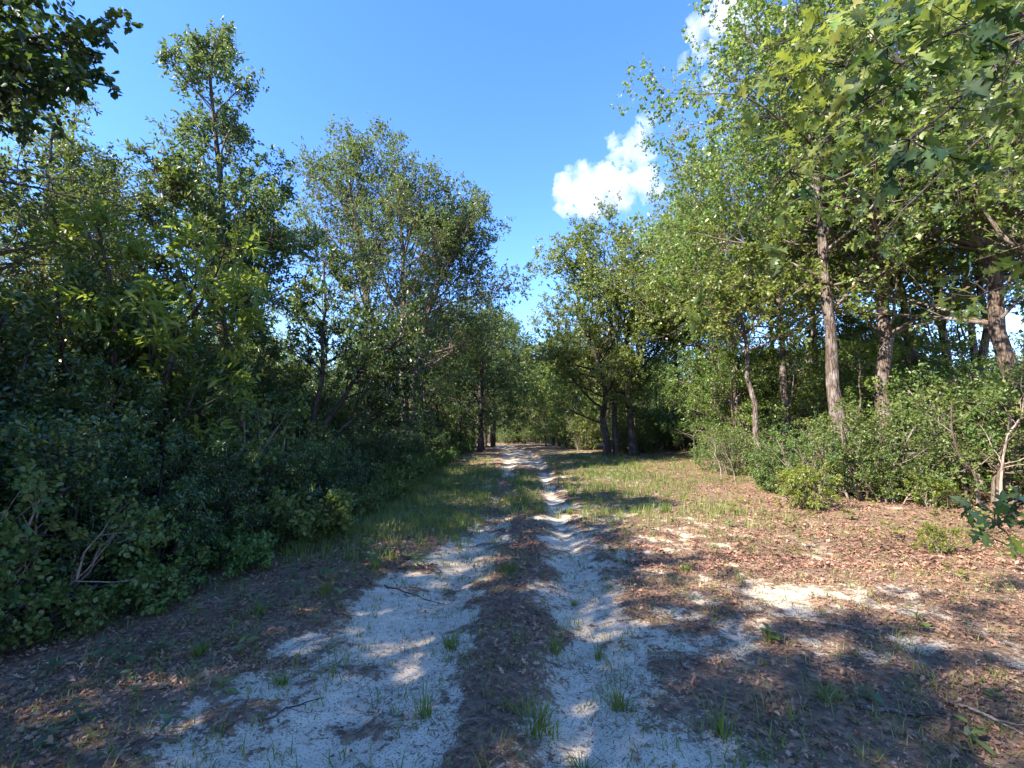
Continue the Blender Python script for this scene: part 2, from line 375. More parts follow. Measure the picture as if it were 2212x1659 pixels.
def leaves(rng, tw, nl, L, W, upb=.9, droop=.15, t0=.15, shape='rhomb', along=.5, tintb=None, lvar=.3, jit=.02):
    """leaves on twigs tw (n,k,3). returns verts, faces, tint"""
    n = len(tw); pi = np.repeat(np.arange(n), nl); M = len(pi)
    t = t0 + (1 - t0) * rng.random(M) ** .7
    p, tg = interp_poly(tw[pi], t)
    p = p + rng.normal(size=(M, 3)) * jit
    a = nrm(tg * along + nrm(rng.normal(size=(M, 3))) * .9 + np.array([0, 0, -droop]))
    nn = nrm(np.array([0, 0, upb]) + rng.normal(size=(M, 3)) * .55)
    nn = nrm(nn - (nn * a).sum(-1, keepdims=True) * a); s = np.cross(a, nn)
    l = (L * rng.uniform(1 - lvar, 1 + lvar, M))[:, None]; w_ = l * (W / L) * rng.uniform(.8, 1.2, M)[:, None]
    fold = rng.uniform(.0, .25, M)[:, None] * w_; curl = rng.uniform(-.05, .3, M)[:, None] * l
    if shape == 'rhomb':
        V = np.stack([p, p + a * l * .5 + s * w_ * .5 + nn * fold, p + a * l - nn * curl, p + a * l * .5 - s * w_ * .5 + nn * fold], 1)
        f = np.array([[0, 1, 2], [0, 2, 3]]); k = 4
    elif shape == 'oval':
        V = np.stack([p, p + a * l * .28 + s * w_ * .42 + nn * fold, p + a * l * .68 + s * w_ * .46 + nn * fold - nn * curl * .4, p + a * l - nn * curl,
                      p + a * l * .68 - s * w_ * .46 + nn * fold - nn * curl * .4, p + a * l * .28 - s * w_ * .42 + nn * fold], 1)
        f = np.array([[0, 1, 2, 3], [0, 3, 4, 5]]); k = 6
    else:  # lobed: narrow base, wide three-fingered end
        V = np.stack([p, p + a * l * .45 + s * w_ * .12, p + a * l * .55 + s * w_ * .55 + nn * fold, p + a * l * .72 + s * w_ * .14, p + a * l - nn * curl,
                      p + a * l * .72 - s * w_ * .14, p + a * l * .55 - s * w_ * .55 + nn * fold, p + a * l * .45 - s * w_ * .12], 1)
        f = np.array([[0, 1, 7, 7], [1, 2, 3, 3], [1, 3, 5, 7], [3, 4, 5, 5], [7, 5, 6, 6]]); k = 8
        tri = np.array([[0, 1, 7], [1, 2, 3], [3, 4, 5], [7, 5, 6]]); quad = np.array([[1, 3, 5, 7]])
        V = V.reshape(-1, 3); o = (np.arange(M) * k)[:, None, None]
        tint = np.repeat(np.clip((tintb[pi] if tintb is not None else .45) + rng.normal(0, .2, M), 0, 1), k)
        return V, [(tri[None] + o).reshape(-1, 3), (quad[None] + o).reshape(-1, 4)], tint
    V = V.reshape(-1, 3); Fq = (f[None] + (np.arange(M) * k)[:, None, None]).reshape(-1, f.shape[1])
    tint = np.repeat(np.clip((tintb[pi] if tintb is not None else .45) + rng.normal(0, .2, M), 0, 1), k)
    return V, [Fq], tint

def stem(rng, pts, k=9, wob=.06):
    """smooth polyline through pts resampled to k points"""
    pts = np.array(pts, float); d = np.r_[0, np.cumsum(np.linalg.norm(np.diff(pts, axis=0), axis=1))]; d /= d[-1]
    s = np.linspace(0, 1, k); out = np.stack([np.interp(s, d, pts[:, i]) for i in range(3)], -1)
    o2 = out.copy(); o2[1:-1] = (out[:-2] + 2 * out[1:-1] + out[2:]) / 4
    o2[1:-1] += rng.normal(size=(k - 2, 3)) * wob * np.array([1, 1, .3])
    return o2

STAT = {}
def tree_meshes(name, seed, stems, n1, L1, n2, L2, n3, L3, nl, leaf, t1=(.3, 1), a1=(45, 80), up1=.35, up2=.1, mat=None, bark=None, twigmat=None,
                shape='rhomb', upb=.9, droop=.15, wob1=.12, stem_k=11, sides=9, dead=0, rr1=.5, a2=(30, 65), root=1.5, t1pow=.9, along=.5, shadow_t=None, skew=None):
    """stems: list of (points, base radius). returns (trunk mesh, branches mesh, crown mesh)"""
    rng = rngf(seed)
    S = np.stack([stem(rng, p, stem_k) for p, _ in stems]); SR = np.array([r for _, r in stems], float)
    rad = radii(SR, stem_k, .16)
    rad[:, 0] *= root; rad[:, 1] *= 1 + (root - 1) * .25
    if stems[0][0][0][2] <= .01: S[:, 0, 2] -= .12
    tv, tf = tubes(S, rad, sides)
    tv = tv + np.random.default_rng(seed + 5).normal(size=tv.shape) * .006
    trunk = np_mesh(name + '_trunk', tv, [tf], bark, smooth=True)
    cen = S[:, :, :].mean(axis=(0, 1))
    def len1(t, pi, M): return np.array([L1(x) for x in t]) * rng.uniform(.65, 1.2, M)
    B1, r1, tt1, _ = grow(rng, S, SR, n1, t1[0], t1[1], a1, len1, 8, up=up1, wob=wob1, rratio=rr1, rlen=.017 * rr1 / .5, tpow=t1pow, center=cen)
    if skew is not None:      # limbs on one side longer
        d = B1 - B1[:, :1]; h = nrm(d[:, -1]); f = 1 + skew[3] * (h @ np.array(skew[:3])); B1 = B1[:, :1] + d * f[:, None, None]
    ends = np.linalg.norm(B1[:, -1] - B1[:, 0], axis=1)
    def len2(t, pi, M): return L2 * np.clip(ends[pi] / 2.2, .35, 1.25) * (1.15 - .6 * t) * rng.uniform(.6, 1.3, M)
    B2, r2, tt2, p2 = grow(rng, B1, r1, np.maximum(2, n2 * np.clip(ends / 2.2, .3, 1.5)).astype(int), .2, 1, a2, len2, 5, up=up2, wob=.16, rratio=.6, rlen=.014, tpow=.8)
    live = rng.random(len(B2)) >= dead
    B3, r3, tt3, p3 = grow(rng, B2[live], r2[live], n3, .15, 1, (25, 70), L3, 3, up=.08, wob=.14, rratio=.6, rlen=.010, tpow=.8)
    parts = [tubes(B1, radii(r1, 8), 6), tubes(B2, radii(r2, 5), 4), tubes(B3[:, ::2], radii(r3, 2, .4), 3)]
    V, Fs = merge(parts); br = np_mesh(name + '_branches', V, Fs, twigmat or bark, smooth=True)
    # tint: clump by clump
    tb = .45 + rng.normal(0, .13, len(B2[live]))[p3]
    hgt = B3[:, 0, 2]; hi = (hgt - hgt.min()) / (np.ptp(hgt) + 1e-6); tb = tb + .12 * (hi - .5)
    lv, lf, tint = leaves(rng, B3, nl, leaf[0], leaf[1], upb=upb, droop=droop, shape=shape, tintb=tb, along=along)
    crown = np_mesh(name + '_crown', lv, lf, mat, {'tint': tint})
    nt_ = sum(len(f) * (f.shape[1] - 2) for f in lf) + sum(2 * len(f) for f in Fs) + 2 * len(tf)
    STAT[name] = nt_
    return trunk, br, crown

def place_tree(kind, meshes, loc, rz=0.0, s=1.0, label=None, cat='tree', group=None, sz=None, tilt=(0, 0)):
    x, y = loc[0], loc[1]
    e = bpy.data.objects.new(kind, None); COL.objects.link(e)
    e.location = (x, y, float(ground_z(np.array([x]), np.array([y]))[0]) - .02)
    e.rotation_euler = (tilt[0], tilt[1], rz); e.scale = (s, s, sz or s); e.empty_display_size = .3
    tag(e, label, cat, group)
    for nm, me in zip(('trunk', 'branches', 'crown'), meshes):
        link(nm, me, e)
    return e
def copy_tree(e, loc, rz, s, label, group=None, sz=None, tilt=(0, 0)):
    c = e.copy(); COL.objects.link(c); x, y = loc
    c.location = (x, y, float(ground_z(np.array([x]), np.array([y]))[0]) - .02)
    c.rotation_euler = (tilt[0], tilt[1], rz); c.scale = (s, s, sz or s)
    c['label'] = label
    if group: c['group'] = group
    for ch in e.children:
        k = ch.copy(); COL.objects.link(k); k.parent = c
    return c

# ---------------------------------------------------------------- the trees that the picture shows singly, left of the track
def cone(t): return 2.9 * (1.02 - t) ** .75 + .35
def rnd_(t): return 1.0 + 3.4 * math.sin(PI * min(1, max(0, (t - .2) / .85)) ) ** .7
x0 = px_x(500, 11.9)
m_tall = tree_meshes('tall', 11, [([(0, 0, 0), (-.1, 0, 4), (-.5, .1, 8), (-.85, 0, 12.2)], .17)], 58, lambda t: 3.0 * (1.02 - t) ** .72 + .35, 12, .8, 7, .36, 9, (.10, .046),
                     t1=(.34, 1), a1=(38, 72), up1=.35, mat=M_FINE, bark=M_BARK, twigmat=M_TWIG, shape='oval', upb=.7)
place_tree('conical_tree', m_tall, (x0 - .35, 11.9), .0, 1, 'tall narrow crowned tree rising above the dark shrubs left of the track')

m_bay = tree_meshes('bay', 12, [([(0, 0, 0), (-.3, 0, 2.6), (-1.6, -.2, 5), (-2.9, -.1, 7.6)], .09), ([(.1, .2, 0), (.1, 0, 3), (-.8, .3, 5.6), (-1.7, .5, 8.2)], .08), ([(-.2, 0, 0), (-.9, -.2, 2.5), (-2.3, -.1, 4.2), (-3.4, -.2, 6.0)], .07)],
                    20, lambda t: .55 + 1.1 * math.sin(PI * t), 9, .8, 6, .3, 14, (.14, .034), t1=(.42, 1), a1=(30, 60), up1=.5, mat=M_BAY, bark=M_BARKD, twigmat=M_DTWIG, shape='oval', upb=.6, along=.8, droop=.05)
place_tree('leaning_bay_tree', m_bay, (px_x(400, 9.4), 9.4), 0, .93, 'slim dark stems leaning left with long narrow leaves in front of the tall conical tree')

m_multi = tree_meshes('multi', 13, [([(0, 0, 0), (-.3, 0, 3), (-1.3, 0, 7), (-2.3, .3, 12.2)], .17), ([(.25, .1, 0), (.3, .2, 4), (.2, 0, 8), (-.2, -.2, 11.6)], .19), ([(.4, -.1, 0), (.8, 0, 4), (1.5, 0, 7), (2.0, -.2, 9.6)], .14)],
                      30, lambda t: .8 + 2.7 * math.sin(PI * min(1, t * .95)) ** .8, 12, 1.05, 7, .42, 8, (.105, .052), t1=(.26, 1), a1=(28, 62), up1=.5, mat=M_FINE, bark=M_BARK, twigmat=M_TWIG, shape='rhomb', upb=.75)
place_tree('forked_oak', m_multi, (px_x(848, 17.4), 17.4), 0, 1, 'broad many stemmed tree with a rounded fine leaved crown beside the track')

m_dark = tree_meshes('darkleaf', 14, [([(0, 0, 0), (.25, 0, 1.5), (.9, 0, 2.6), (2.4, -.1, 4.0)], .085), ([(.1, 0, 0), (.1, .1, 1.8), (.3, 0, 3.4), (.2, .1, 5.6)], .08), ([(0, .1, 0), (.4, .1, 1.2), (1.2, .1, 2.1), (2.3, .3, 2.9)], .06)],
                     20, lambda t: .5 + .9 * math.sin(PI * t), 9, .7, 6, .3, 9, (.08, .045), t1=(.5, 1), a1=(40, 80), mat=M_DARK, bark=M_BARKD, twigmat=M_DTWIG, shape='oval')
place_tree('crooked_tree', m_dark, (px_x(655, 10.8), 10.8), 0, 1, 'small dark tree with bare crooked limbs spreading right over the shrubs')

m_edge = tree_meshes('edge', 15, [([(0, 0, 0), (.2, 0, 3), (.1, .1, 5.5), (.3, 0, 8.6)], .15)], 34, lambda t: .7 + 1.2 * math.sin(PI * t) ** .8, 10, 1.0, 6, .36, 12, (.105, .062),
                     t1=(.46, 1), a1=(60, 95), up1=.15, mat=M_DARK, bark=M_BARKD, twigmat=M_DTWIG, shape='oval')
place_tree('broadleaf_tree', m_edge, (-7.15, 4.7), 0.4, 1, 'dark broad leaved tree overhanging the upper left corner of the view')
m_airy = tree_meshes('airy', 16, [([(0, 0, 0), (0, .1, 3), (.2, 0, 6), (.1, 0, 9.4)], .12), ([(.2, 0, 0), (.7, .1, 3), (1.2, 0, 5.5), (1.6, 0, 8)], .09)], 28, lambda t: .7 + 1.5 * math.sin(PI * t), 9, .9, 6, .4, 7, (.085, .04),
                     t1=(.3, 1), a1=(35, 75), mat=M_FINE, bark=M_BARK, twigmat=M_TWIG, shape='oval')
a_tree = place_tree('airy_tree', m_airy, (px_x(15, 8.0), 8.0), 0, .74, 'thin airy tree with small pale leaves below the dark overhanging crown')

m_lime = tree_meshes('limetree', 17, [([(0, 0, 0), (.1, 0, 1.6), (-.1, .1, 3), (-.3, 0, 4.0)], .05), ([(.1, 0, 0), (.5, 0, 1.6), (1.0, 0, 2.8), (1.3, 0, 3.6)], .045)], 16, lambda t: .5 + .6 * math.sin(PI * t), 8, .6, 5, .25, 9, (.12, .036),
                     t1=(.4, 1), a1=(35, 75), up1=.4, mat=M_LIME, bark=M_BARKD, twigmat=M_DTWIG, shape='oval', along=.8)
place_tree('sunlit_tint_sapling', m_lime, (px_x(200, 6.4), 6.4), 0, 1.15, 'sapling with yellow green leaves coloured as if sunlit above the left thicket')  # sunlight on bay-like leaves is put into the lime leaf colour
copy_tree(a_tree, (px_x(70, 9.8), 9.8), 2.0, .92, 'second airy tree standing just behind the thin one at the left edge')
copy_tree(a_tree, (-7.6, 6.2), 4.0, .86, 'airy tree at the left edge directly below the dark overhanging crown')
# ---------------------------------------------------------------- oaks right of the track
def oakL(t): return 1.2 + 3.6 * math.sin(PI * min(1, .12 + t * .85)) ** .8
OAKS = []
for k, (sd_, pts, r) in enumerate(((21, [(0, 0, 0), (-.1, 0, 4), (-.35, .1, 8), (-.6, 0, 12.6)], .20), (22, [(0, 0, 0), (.1, .1, 4), (-.3, 0, 8), (.1, .2, 13.2)], .17), (23, [(0, 0, 0), (-.25, 0, 4), (-.7, 0, 7.5), (-.4, 0, 11.5)], .15))):
    OAKS.append(tree_meshes('oak%d' % k, sd_, [(pts, r)], 46, oakL, 11, 1.25, 6, .42, 8, (.095, .066), t1=(.30, 1), a1=(45, 85), up1=.35, wob1=.17, rr1=.34, mat=M_OAK, bark=M_BARK, twigmat=M_TWIG,
                            shape='rhomb', upb=.8, dead=.06))
m_thin = tree_meshes('thin', 24, [([(0, 0, 0), (-.1, 0, 2.5), (-.35, 0, 5), (-.7, 0, 7.6)], .095)], 26, lambda t: .6 + 1.5 * math.sin(PI * t), 8, .9, 6, .4, 8, (.11, .07), t1=(.42, 1), a1=(50, 90), up1=.2, mat=M_OAK, bark=M_BARK, twigmat=M_TWIG, upb=.8)
m_trio = tree_meshes('trio', 25, [([(0, 0, 0), (-.15, 0, 4), (-1.0, 0, 6.5), (-1.7, 0, 9.6)], .17), ([(.55, .2, 0), (.5, .2, 4), (.3, 0, 7), (.0, 0, 11.0)], .15), ([(1.35, -.2, 0), (1.1, -.1, 4), (1.2, 0, 7), (2.2, 0, 10.6)], .18)],
                     30, lambda t: 1.1 + 3.0 * math.sin(PI * min(1, .1 + t * .85)) ** .8, 10, 1.2, 7, .45, 9, (.11, .078), t1=(.16, 1), a1=(42, 82), up1=.3, mat=M_OAK, bark=M_BARKD, twigmat=M_DTWIG, upb=.8)
place_tree('three_stemmed_oak', m_trio, (px_x(1312, 24), 24), 0, 1, 'oak with three dark stems rising from one spot at the right verge of the track')
slim = place_tree('slender_oak', m_thin, (px_x(1643, 13.2), 13.2), 0, 1, 'slender sunlit trunk standing at the front edge of the right hand woods')
oak = [place_tree('oak', OAKS[0], (px_x(1925, 12.2), 12.2), 2.6, 1, 'tall straight oak with rough brown bark, the rightmost of the pair of thick trunks'),
       place_tree('oak', OAKS[1], (px_x(1826, 11.5), 11.5), .3, 1.03, 'thick oak trunk with a mossy fork, the left one of the pair of thick trunks'),
       place_tree('oak', OAKS[2], (px_x(1705, 15.5), 15.5), 1.2, .95, 'dark leaning oak trunk just behind the slender sunlit trunk')]
def C(i, px, y, rz, s, label, **k): return copy_tree(oak[i], (px_x(px, y), y), rz, s, label, **k)
C(1, 1775, 17.5, 2.2, 1.0, 'dark oak trunk seen between the slender trunk and the thick pair')
C(2, 2075, 14.5, 4.4, 1.08, 'forked oak standing right of the pair of thick trunks')
C(0, 2215, 10.5, 5.2, .98, 'oak trunk cut by the right edge of the view')
C(1, 2120, 18, 3.7, 1.0, 'thinner oak behind the forked one near the right edge')
C(2, 1610, 19, .4, 1.02, 'dark thin trunk left of and behind the slender sunlit trunk')
for px_, yy, s_, lab in ((1560, 20, 1.45, 'slim straight dark trunk left of the slender sunlit one'), (1770, 16.5, 1.4, 'slim dark trunk in the gap left of the thick pair'), (2010, 15, 1.5, 'slim straight trunk right of the thick pair'), (2150, 13, 1.4, 'slim grey trunk between the forked oak and the right edge'), (1480, 27, 1.5, 'slim trunk far behind the three stemmed oak on its right'), (1680, 22, 1.5, 'slim far trunk seen just right of the slender sunlit one')):
    copy_tree(slim, (px_x(px_, yy), yy), px_ * .7, s_, lab)
C(0, 1520, 24, 1.1, .95, 'oak between the three stemmed oak and the slender trunk')
C(2, 1740, 9.2, 3.0, .86, 'front oak')if False else None
C(2, 2330, 4.9, 1.9, .95, 'near oak at the right edge whose fine twigs fill the upper right corner') if False else copy_tree(oak[2], (8.3, 5.0), 1.9, .92, 'near oak beyond the right edge whose fine twigs fill the upper right corner')
# an oak nearer the camera whose high crown fills the upper right
C(0, 2480, 8.6, 3.6, 1.0, 'big oak just outside the right edge, its high crown reaching into the view')

# ---------------------------------------------------------------- distance: more trees either side, copies of smaller kinds
m_mid = [tree_meshes('mid%d' % k, 31 + k, [([(0, 0, 0), (.1, 0, 3), (-.2, .1, 6), (.1, 0, 9.6)], .13)], 30, lambda t: .9 + 2.2 * math.sin(PI * min(1, t + .05)) ** .8, 8, 1.1, 5, .5, 7, (.15, .09),
                     t1=(.07, 1), a1=(45, 85), mat=(M_OAK, M_FINE, M_FARL)[k], bark=M_BARKD, twigmat=M_DTWIG, upb=.8) for k in range(3)]
mid = []
rg = rngf(77)
GR_R = 'trees filling the woods right of the track'; GR_L = 'trees filling the woods left of the track'
LAB_R = 'green tree among many in the woods behind the front oaks'
LAB_L = 'green tree among many behind the shrubs left of the track'
KIND_W = ('yellow green oak', 'fine leaved dark green tree', 'pale soft green tree')
def lab_right(k, x, y):
    side = 'behind the three stemmed oak' if x / y < .45 else 'behind the slender sunlit trunk' if x / y < .66 else 'behind the pair of thick trunks' if x / y < .9 else 'deep in the woods at the right edge'
    return KIND_W[k] + ' ' + side + (', fairly near' if y < 30 else ', far back' if y < 46 else ', farthest back')
def lab_left(k, x, y):
    u = -x / y
    side = 'behind the broad many stemmed tree' if u < .35 else 'behind the crooked dark tree' if u < .5 else 'behind the tall narrow crowned tree' if u < .75 else 'behind the airy tree at the left edge'
    return KIND_W[k] + ' ' + side + (', fairly near' if y < 24 else ', far back' if y < 42 else ', farthest back')
def put_mid(k, x, y, s, label, group):
    rz = rg.uniform(0, 6.28)
    if len([m for m in mid if m[0] == k]) == 0:
        e = place_tree('woodland_tree', m_mid[k], (x, y), rz, s, label, group=group); mid.append((k, e)); return e
    src = [m[1] for m in mid if m[0] == k][0]
    return copy_tree(src, (x, y), rz, s, label, group)
GR_F = 'trees closing the end of the track'; GR_B = 'woods behind the camera on the sunny side'
put_mid(1, px_x(1036, 28), 28, .97, 'upright tree with a dark trunk at the left verge far along the track', GR_L)
put_mid(2, 3.0, 58, 1.25, 'pale rounded tree closing the view at the far end of the track', GR_F)
put_mid(0, 3.7, 37, .72, 'bright green tree at the right verge near the far bend', GR_R)
put_mid(2, -1.2, 56, 1.1, 'hazy tree behind the far bend of the track', GR_F)
for i, (x, y, k, s_) in enumerate(((1.4, 52, 0, 1.05), (3.2, 46, 0, 1.0), (-.4, 56, 2, 1.2), (-2.4, 50, 2, 1.15), (3.5, 40, 0, .9), (4.6, 34, 0, .9), (6.0, 29.5, 0, .85), (4.2, 53, 2, 1.2), (5.0, 44, 1, .8), (4.6, 52, 2, .9), (6.2, 36, 0, .75), (7.0, 30, 0, .85), (2.2, 66, 2, 1.0), (-3.5, 70, 2, 1.0), (.3, 72, 2, .9))):
    put_mid(k, x, y, s_, 'green tree crowding the far bend of the sandy track', GR_F)
for i, (x, y, k, s_) in enumerate(((-3.5, 31, 1, .98), (-4.3, 27, 2, .9), (-3.0, 37, 1, 1.02), (-4.1, 22, 1, .66), (-6.4, 34, 2, 1.05), (-5.2, 24, 1, .8), (-1.95, 31, 2, .98), (-1.5, 37, 1, 1.1), (-2.4, 42, 2, 1.2), (-1.0, 50, 1, 1.35), (.3, 58, 2, 1.45))):
    put_mid(k, x, y, s_, 'leafy tree at the left verge before the far bend of the track', 'trees along the far left verge')
for i in range(72):
    y = rg.uniform(18, 62); x = rg.uniform(4.6 + .05 * y, 12 + y * 1.05)
    if y < 25 and x < 10: x += 5
    if .16 < x / y < .40 and y < 31: continue
    k_ = int(rg.integers(0, 3)); put_mid(k_, x, y, rg.uniform(.46, .74) * (1.3 if y > 40 else 1), lab_right(k_, x, y), GR_R)
for i in range(66):
    y = rg.uniform(17, 66); x = -rg.uniform(5.2, 9 + y * 1.0)
    if y > 38: x -= (y - 38) * .6
    k_ = int(rg.choice([1, 1, 2, 0])); put_mid(k_, x, y, rg.uniform(.55, .85), lab_left(k_, x, y), GR_L)
for i in range(16):
    y = rg.uniform(5.5, 17); x = -rg.uniform(9.5, 16)
    k_ = int(rg.choice([1, 2])); put_mid(k_, x, y, rg.uniform(.45, .62), lab_left(k_, x, y), GR_L)
for i in range(20):
    y = rg.uniform(70, 95); x = rg.uniform(-16, 30)
    put_mid(2, x, y, rg.uniform(1.0, 1.5), 'pale tree in the far row beyond the bend of the track', GR_F)
for i in range(70):
    y = rg.uniform(64, 105); x = rg.uniform(-85, 95)
    put_mid(2, x, y, rg.uniform(1.1, 1.6), 'pale tree in the far row beyond the bend of the track', GR_F)
# the woods go on beside and behind the camera on the sunny side and shade the clearing
for i, (x, y, s_) in enumerate(((-7.6, -.6, 1.1), (-9.5, .6, 1.15), (-8.4, -3.2, 1.25), (-11.5, -1.6, 1.3), (-7.2, -5.8, 1.2), (-10.5, -5.2, 1.35), (-6.6, -9.0, 1.2))):
    s_ = (6.2 + .83 * -x - .56 * y) * .76 / 11 * (.96, 1.03, .9, 1.0)[i % 4]
    put_mid(int((1, 2, 0)[i % 3]), x, y, s_, 'tree of the woods continuing beside the camera on the left', GR_B)

m_sap = [tree_meshes('sapling%d' % k, 61 + k, [([(0, 0, 0), (.1, 0, 1.8), (-.1, .1, 3.4), (.15, 0, 5.2)], .05)], 30, lambda t: .5 + 1.35 * math.sin(PI * min(1, .2 + t * .8)), 7, .75, 6, .32, 8, (.085, .058), t1=(.08, 1), a1=(60, 92), up1=.1, wob1=.14, rr1=.4,
                     mat=(M_SHRUB, M_OAK)[k], bark=M_BARK, twigmat=M_TWIG, upb=1.1, shape='rhomb') for k in range(2)]
SAPS = [(1500, 21, .95, 'bright sapling with layered boughs between the three stemmed oak and the slender trunk'), (1590, 17.5, .85, 'sapling with flat leafy sprays just left of the slender trunk'),
        (1725, 15, .9, 'sunlit sapling filling the gap right of the slender trunk'), (1870, 13.2, .75, 'leafy sapling hiding the foot of the thick oak pair'), (1985, 13.5, .95, 'tall sapling right of the pair of thick trunks'),
        (2110, 13, 1.0, 'tall sapling behind the large airy shrub'), (1425, 29, 1.1, 'bright sapling behind the right side of the three stemmed oak'), (1240, 33, 1.15, 'pale green sapling at the right verge beyond the three stemmed oak'), (1180, 38, 1.2, 'bright green sapling beside the far right verge')]
sp0 = []
for i, (px_, yy, s_, lab) in enumerate(SAPS):
    if i < 2: sp0.append(place_tree('oak_sapling', m_sap[i], (px_x(px_, yy), yy), i * 2.0, s_, lab))
    else: copy_tree(sp0[i % 2], (px_x(px_, yy), yy), i * 1.3, s_, lab)
for i in range(24):
    yy = rg.uniform(15, 30); xx = rg.uniform(.36 * yy + .8, yy * 1.0)
    copy_tree(sp0[i % 2], (xx, yy), rg.uniform(0, 6.28), rg.uniform(.6, 1.1), 'layered sapling ' + ('between the slender trunk and the thick pair' if xx / yy < .72 else 'right of the pair of thick trunks') + (' near the front' if yy < 21 else ' further back'), 'layered saplings in the right woods')
for i in range(16):
    y = rg.uniform(18, 34); x = rg.uniform(max(6.5, .42 * y), y * .95)
    put_mid(int(rg.choice([0, 0, 1])), x, y, rg.uniform(.34, .52), 'young oak sapling ' + ('between the slender trunk and the thick pair' if x / y < .72 else 'right of the pair of thick trunks') + (' near the front' if y < 20 else ' further back' if y < 27 else ' far back'), 'saplings under the right hand oaks')

# ---------------------------------------------------------------- shrubs
def bush_meshes(name, seed, h, spread, nst, leaf, nl, mat, twig, shape='oval', n1=9, n2=6, n3=4, L2=.45, L3=.2, upb=.7):
    rng = rngf(seed); st = []
    for i in range(nst):
        a = rng.uniform(0, 6.28); rr = spread * math.sqrt(rng.random()); hh = h * rng.uniform(.6, 1.0) * (1 - .25 * (rr / spread) ** 2)
        st.append(([(.25 * rr * math.cos(a), .25 * rr * math.sin(a), 0), (.6 * rr * math.cos(a), .6 * rr * math.sin(a), hh * .5), (rr * math.cos(a), rr * math.sin(a), hh)], .012 + .008 * h))
    return tree_meshes(name, seed + 1, st, n1, lambda t: (.25 + .45 * math.sin(PI * t)) * min(1.3, h / 2 + .2), n2, L2, n3, L3, nl, leaf, t1=(.08, 1), a1=(35, 85), up1=.3, mat=mat, bark=twig, twigmat=twig,
                       shape=shape, stem_k=5, sides=5, root=1.0, upb=upb)
B_EV = [bush_meshes('evergreen_a', 41, 2.9, 1.25, 9, (.062, .028), 11, M_DARK, M_DTWIG, n2=9, n3=5),
        bush_meshes('evergreen_b', 43, 2.1, 1.2, 9, (.05, .025), 12, M_DARK, M_DTWIG, n2=9, n3=5),
        bush_meshes('evergreen_c', 45, 3.6, 1.3, 9, (.078, .030), 10, M_BAY, M_DTWIG, n2=9, n3=5),
        bush_meshes('low_leafy', 47, .95, .8, 10, (.07, .045), 7, M_SHRUB, M_DTWIG, n1=6, n2=5, n3=4, L2=.3, L3=.14)]
B_LT = [bush_meshes('light_a', 51, 2.6, 1.3, 9, (.055, .028), 8, M_SHRUB, M_TWIG, n2=7, n3=5),
        bush_meshes('light_b', 53, 1.7, .9, 8, (.06, .038), 8, M_SHRUB, M_BARKP, n1=8),
        bush_meshes('lime', 55, 1.1, .5, 7, (.05, .03), 8, M_LIME, M_TWIG, n1=6, n2=5, n3=4, L2=.26, L3=.13)]
def bush(name, me, x, y, s, label, group=None, rz=None, sz=None):
    return place_tree(name, me, (x, y), rg.uniform(0, 6.28) if rz is None else rz, s, label, 'shrub', group, sz)
rg = rngf(91)
ev = [bush('evergreen_shrub', B_EV[0], -5.3, 4.2, 1.0, 'tall dark evergreen shrub at the left edge of the view', None),
      bush('evergreen_shrub', B_EV[1], -4.1, 4.4, .85, 'dense low evergreen shrub bulging out nearest the camera on the left', None),
      bush('evergreen_shrub', B_EV[2], -5.6, 7.3, 1.1, 'tallest narrow leaved shrub under the leaning stems', None),
      bush('leafy_shrub', B_EV[3], -3.15, 6.6, .9, 'low yellow green shrub in front of the dark shrub wall', None)]
GL = 'evergreen shrubs in the thicket left of the track'; LL = 'dark evergreen shrub merged into the thicket left of the track'
GLo = 'low leafy shrubs along the foot of the left thicket'; LLo = 'low leafy shrub at the foot of the dark left thicket'
def lab_thick(k, row, y):
    where = 'nearest the camera at the lower left' if y < 4.5 else 'below the airy tree' if y < 8 else 'below the leaning bay stems' if y < 12 else 'below the broad many stemmed tree' if y < 19 else 'toward the far bend'
    return ('mid height dark shrub', 'low dense dark shrub', 'tall narrow leaved shrub')[k] + (' fronting the thicket ', ' just inside the thicket ', ' deep in the thicket ', ' at the thicket back ')[row] + where
def lab_under(k, x, y):
    u = x / y; where = 'right of the three stemmed oak' if u < .5 else 'round the slender trunk' if u < .68 else 'round the pair of thick trunks' if u < .88 else 'at the right edge'
    return ('airy small leaved shrub ', 'rounder broad leaved shrub ')[k] + where + (' near the litter edge' if y < 16 else ' further in' if y < 24 else ' far in')
def edge_x(y): return float(np.interp(y, [2, 4, 6, 8.5, 13, 20, 30, 40], [-3.75, -3.45, -3.1, -3.0, -3.1, -3.1, -3.1, -3.5]))
for y in np.arange(1.0, 34, .95):
    ex = edge_x(y)
    for row in range(4):
        if row == 3 and y > 14: continue
        k = int(rg.choice([1, 1, 0])) if row == 0 else int(rg.choice([0, 2, 2, 1])) if row < 3 else 2
        s = rg.uniform(.8, 1.08) * (.66 if row == 0 else 1.0 if row == 1 else 1.25)
        copy_tree(ev[k], (ex - .85 - row * 1.35 + rg.uniform(-.4, .4), y + rg.uniform(-.4, .4)), rg.uniform(0, 6.28), s, lab_thick(k, row, y), GL)
for y in np.arange(1.6, 30, 1.0):
    copy_tree(ev[3], (edge_x(y) + rg.uniform(-.25, .3), y + rg.uniform(-.3, .3)), rg.uniform(0, 6.28), rg.uniform(.5, .85), ('bright green low shrub hugging the ground ' if y < 9 else 'small leafy shrub at the thicket foot ') + ('at the lower left corner' if y < 4 else 'left of the litter strip' if y < 7 else 'by the bright grass' if y < 12 else 'below the forked oak' if y < 19 else 'toward the far bend'), GLo)
